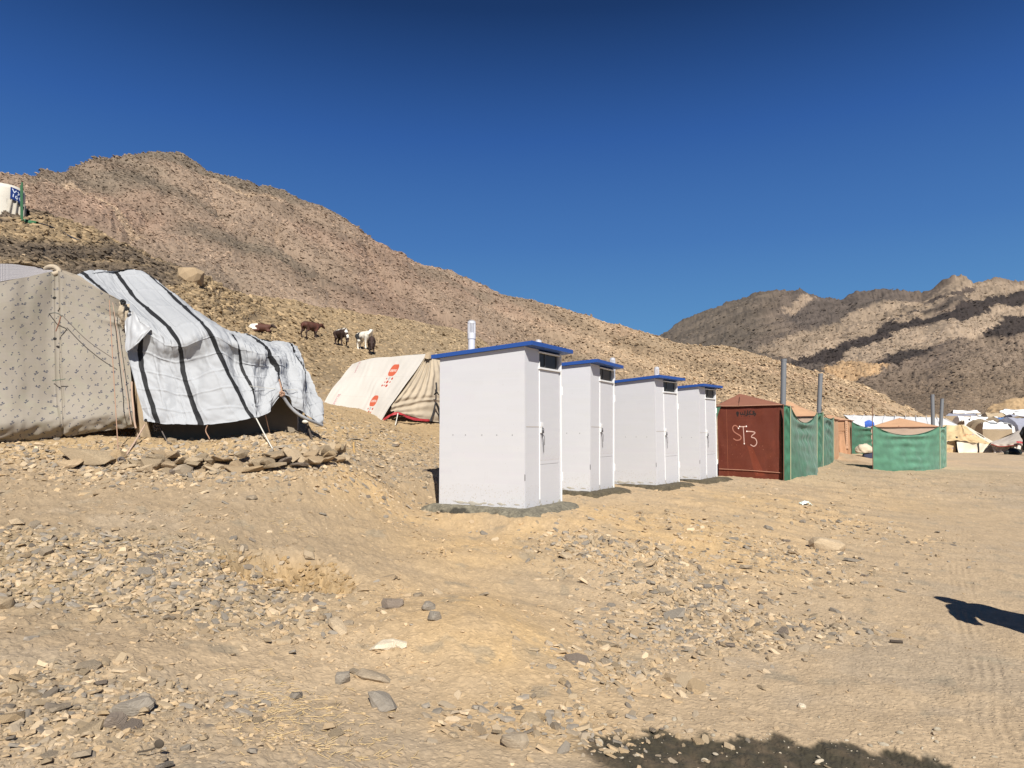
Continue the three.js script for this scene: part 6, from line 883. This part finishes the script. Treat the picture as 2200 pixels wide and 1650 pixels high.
{ const p = hit(1729, 1084), m = part('litter', cloth([[V(-0.09, 0.02, -0.05), V(0, 0.05, -0.05), V(0.07, 0.02, -0.06)], [V(-0.1, 0.03, 0), V(0.01, 0.07, 0), V(0.09, 0.03, 0)], [V(-0.06, 0.0, 0.06), V(0.03, 0.04, 0.07), V(0.12, 0.0, 0.05)]], 14, 12, (u, v) => 0.03 * noise(u * 4, v * 4)).translate(p.x, surf(p.x, -p.z), p.z), std([0.62, 0.7, 0.66], 0.7, { side: THREE.DoubleSide }), scene); tag(m, 'crumpled pale scrap of litter on the sandy bank', 'litter'); }
{ const a = hit(762, 976), m = part('stick', tubeOf([a.clone().add(V(0, -0.04, 0)), P(760, 962, -a.z), P(760, 950, -a.z)], 0.016, 8, 6), std([0.5, 0.33, 0.14], 0.9), scene); tag(m, 'short yellow stick standing upright right of the stone wall', 'stick'); }
{ const a = hit(1925, 1382), m = part('stick', tubeOf([a.clone().add(V(-0.04, 0.014, -0.01)), a.clone().add(V(0.045, 0.012, 0.01))], 0.012, 4, 6), std([0.06, 0.045, 0.035], 0.9), scene); tag(m, 'stubby dark piece of wood lying on the track', 'stick'); }
{ // dry twig with a dead leaf
  const a = hit(325, 1618), m = part('twig', [tubeOf([a.clone().add(V(-0.05, 0.008, 0.01)), a.clone().add(V(0, 0.014, 0)), a.clone().add(V(0.03, 0.03, 0))], 0.0035, 8, 5), new THREE.SphereGeometry(0.02, 8, 6).scale(1, 0.9, 0.3).translate(a.x + 0.03, a.y + 0.035, a.z)], std([0.07, 0.055, 0.04], 0.9), scene); tag(m, 'small dead twig on the smooth ground, bottom left', 'twig');
}
// loose flakes lying about: the ones that show largest are pieces of the ground, the rest is rubble
const FIELDS = [[ROCKY, 1.0], [SCREE, 0.8]];
function spot(kind) {
  for (let tries = 0; tries < 60; tries++) {
    if (kind === 'field') { const L = rnd() < 0.5 ? ROCKY : SCREE, f = L[Math.floor(rnd() * L.length)]; if (rnd() > f[4]) continue; return [f[0] + gauss() * f[2] * 0.72, f[1] + gauss() * f[3] * 0.72]; }
    const D = 2.6 * Math.pow(10, rnd() * 0.95), X = (rr(-0.80, 0.80)) * D; if (D > 24) continue;
    const y = baseY(X, D); if (y < 0.1 && rnd() < 0.85) continue; if (X > -0.6 && y < 0.6 && rnd() < 0.45) continue; if (FOOTINGS.some((f) => Math.hypot(X - f.o.x, -D - f.o.z) < 1.15)) continue; return [X, D];
  }
  return [-2, 5];
}
{
  const M = new THREE.Matrix4(), big = []; for (let i = 0; i < 290; i++) { const [X, D] = spot(rnd() < 0.8 ? 'field' : 'any'); if (D < 2.4 || D > 13) { i--; continue; } big.push([X, D]); }
  for (const [X, D] of big) { const m = part('stone', FLAKES[Math.floor(rnd() * 10)], rnd() < 0.07 ? mDarkRock : ROCKM[Math.floor(rnd() * 6)], ground), w = rr(0.03, 0.062) * (rnd() < 0.14 ? 1.6 : 1) * (0.75 + D * 0.05); lay(X, D, V(w * rr(0.9, 1.6), w * rr(0.5, 1.0), w * rr(0.6, 1)), 0.35, rr(-0.1, 0.4), M); M.decompose(m.position, m.quaternion, m.scale); }
  const scatter = (name, label, geo, n, pick, size, tilt, parent, cols) => {
    const im = new THREE.InstancedMesh(geo, new THREE.MeshStandardMaterial({ roughness: 0.95, flatShading: true, map: rockMap }), n), c = new THREE.Color(); im.name = name; im.castShadow = im.receiveShadow = true;
    for (let i = 0; i < n; i++) { const [X, D] = pick(i), w = size(X, D); lay(X, D, V(w * rr(0.9, 1.9), w * rr(0.45, 1.1), w * rr(0.55, 1)), tilt, rr(-0.15, 0.35), M); im.setMatrixAt(i, M); const k = cols(X, D), s = rr(0.72, 1.2); im.setColorAt(i, c.setRGB(k[0] * s, k[1] * s, k[2] * s)); }
    im.userData = { kind: 'stuff' }; if (label) im.userData.label = label; parent.add(im); return im;
  };
  const rock = () => { const k = ROCKC[Math.floor(rnd() * 6)]; return rnd() < 0.05 ? [0.2, 0.17, 0.14] : [k[0] * 1.1, k[1] * 1.1, k[2] * 1.1]; };
  scatter('rubble', null, FLAKES[1], 17000, () => spot('field'), (X, D) => (0.008 + 0.034 * Math.pow(rnd(), 3)) * (0.8 + 0.05 * D), 0.5, ground, rock);
  scatter('gravel', null, FLAKES[4], 30000, () => { for (;;) { const q = spot('any'); if (rnd() < 0.12 + sst(fbm(q[0] * 0.8 + 3, q[1] * 0.8, 3) + 0.3 * sst(baseY(q[0], q[1]), 0.6, 1.2), 0.0, 0.35)) return q; } }, (X, D) => (0.004 + 0.02 * Math.pow(rnd(), 5)) * (0.7 + 0.07 * D), 0.5, ground, (X, D) => { const g = groundCol(X, D, baseY(X, D)), r = rock(); return mix3([g[0] * 1.15, g[1] * 1.15, g[2] * 1.15], r, 0.5); });
  // rubble along the terrace bank, on the floor below the tents
  const bank = [[200, 985], [330, 975], [470, 980], [600, 970], [700, 968], [330, 1000], [450, 1010], [560, 995], [650, 985], [260, 1020], [420, 1030], [120, 1000], [60, 970], [540, 940], [620, 945]].map(([a, b]) => hit(a, b));
  scatter('bank_rubble', null, FLAKES[7], 5200, () => { const p = bank[Math.floor(rnd() * bank.length)]; return [p.x + gauss() * 0.45, -p.z + gauss() * 0.3]; }, () => 0.012 + 0.045 * Math.pow(rnd(), 3), 0.6, ground, rock);
  const up = [[740, 945], [800, 940], [860, 945], [900, 965], [840, 985], [780, 985], [720, 980], [880, 1010], [690, 940]].map(([a, b]) => hit(a, b));
  scatter('slope_gravel', null, FLAKES[3], 5000, () => { const p = up[Math.floor(rnd() * up.length)]; return [p.x + gauss() * 0.8, -p.z + gauss() * 1.1]; }, () => 0.012 + 0.04 * Math.pow(rnd(), 4), 0.5, ground, rock);
  scatter('soil_clods', null, FLAKES[0], 700, () => { for (;;) { const a = rnd() * 6.28, q = Math.sqrt(rnd()) * 0.95; return [PIT[0] + PIT[2] * q * Math.cos(a), PIT[1] + PIT[3] * q * Math.sin(a)]; } }, () => 0.008 + 0.03 * Math.pow(rnd(), 3), 0.5, ground, () => [0.36, 0.25, 0.13]);
  const st = [[600, 1520], [640, 1500], [580, 1560], [700, 1540], [560, 1480], [660, 1600], [800, 1620], [620, 1130]].map(([a, b]) => hit(a, b));
  const sm = new THREE.InstancedMesh(new THREE.CylinderGeometry(0.0016, 0.0012, 1, 5).rotateZ(Math.PI / 2), std([0.62, 0.46, 0.24], 0.8), 420);
  for (let i = 0; i < 420; i++) { const p = st[Math.floor(rnd() * st.length)], X = p.x + gauss() * 0.16, D = -p.z + gauss() * 0.12; M.compose(V(X, surf(X, D) + 0.004, -D), new THREE.Quaternion().setFromEuler(new THREE.Euler(0, rnd() * 6.28, rr(-0.15, 0.15))), V(rr(0.02, 0.08), 1, 1)); sm.setMatrixAt(i, M); }
  sm.name = 'straw'; sm.userData = { kind: 'stuff' }; ground.add(sm);
  // pebbles in the damp patch
  scatter('pebbles', null, mergeVertices(new THREE.IcosahedronGeometry(0.8, 1)), 170, () => { for (;;) { const X = rr(0.3, 2.4), D = rr(3.1, 4.1); if (rnd() < 0.25 + 0.75 * Math.exp(-Math.pow((D - 3.75) / 0.2, 2))) return [X, D]; } }, () => 0.004 + 0.018 * Math.pow(rnd(), 4), 0.3, ground, () => [0.45, 0.4, 0.32]);
  // broken rock all over the hill, laid along its beds
  const n = 190000, im = new THREE.InstancedMesh(FLAKES[2], new THREE.MeshStandardMaterial({ roughness: 0.97, flatShading: true }), n), c = new THREE.Color(), q = new THREE.Quaternion(), e = new THREE.Euler();
  for (let i = 0; i < n; i++) {
    const near = rnd() < 0.3, px = rr(-150, near ? 1300 : 2000), C = column(px), cc = Math.cos(Math.atan((px - 1100) / FOC)), lo = near ? 24 : 60, hi = near ? 75 : C.Rr + 1, r = lo * Math.pow(hi / lo, Math.pow(rnd(), 0.8)), D = r * cc, X = (px - 1100) / FOC * D, y = surf(X, D);
    if (px > 1900 && rnd() < 0.6) { i--; continue; }
    const spur = (1 - sst(px, 540, 800)) * (1 - sst(r, 50, 66)), w = (near ? lerp(0.055, 0.1, spur) * r / 40 : 0.0013 * r) * (0.4 + 1.5 * Math.pow(rnd(), 3)), k = hillCol(X, D, y, px, r, 0), s = rr(0.65, 1.5);
    e.set(rr(-0.5, 0.5) + 0.1, rr(-1.4, 1.4), -0.34 + rr(-0.4, 0.4) + (near && px < 600 ? 0.16 : 0)); q.setFromEuler(e);
    M.compose(V(X, y + w * 0.05, -D), q, V(w * rr(1.2, 2.6), w * rr(0.6, 1.5), w * rr(0.7, 1.1))); im.setMatrixAt(i, M); im.setColorAt(i, c.setRGB(k[0] * s, k[1] * s, k[2] * s));
  }
  im.name = 'broken_rock'; im.castShadow = im.receiveShadow = true; im.userData = { kind: 'stuff' }; hill.add(im);
  const mn = 60000, mi = new THREE.InstancedMesh(FLAKES[5], im.material, mn);
  for (let i = 0; i < mn; i++) {
    const px = rr(1380, 2260), D = 250 * Math.pow(rr(0.95, tableAt(MSKY, px, 2) / 250), Math.pow(rnd(), 0.7) * 0.999), X = (px - 1100) / FOC * D, y0 = mtnY(X, D), r = Math.hypot(X, D), y = y0 + sst(r, 260, 420) * mtnAdd(X, D, y0), w = 0.0013 * D * (0.4 + 1.6 * Math.pow(rnd(), 3)), k = mtnCol(X, D, y0), s = rr(0.75, 1.3);
    e.set(rr(-0.3, 0.3), rr(-0.6, 0.6), 0.42 + rr(-0.25, 0.25)); q.setFromEuler(e); M.compose(V(X, y, -D), q, V(w * rr(1, 2.6), w * rr(0.5, 1.3), w * rr(0.7, 1.2))); mi.setMatrixAt(i, M); mi.setColorAt(i, c.setRGB(k[0] * s, k[1] * s, k[2] * s));
  }
  mi.name = 'mountain_rock'; mi.castShadow = mi.receiveShadow = true; mi.userData = { kind: 'stuff' }; mountain.add(mi);
}

renderer.render(scene, camera);
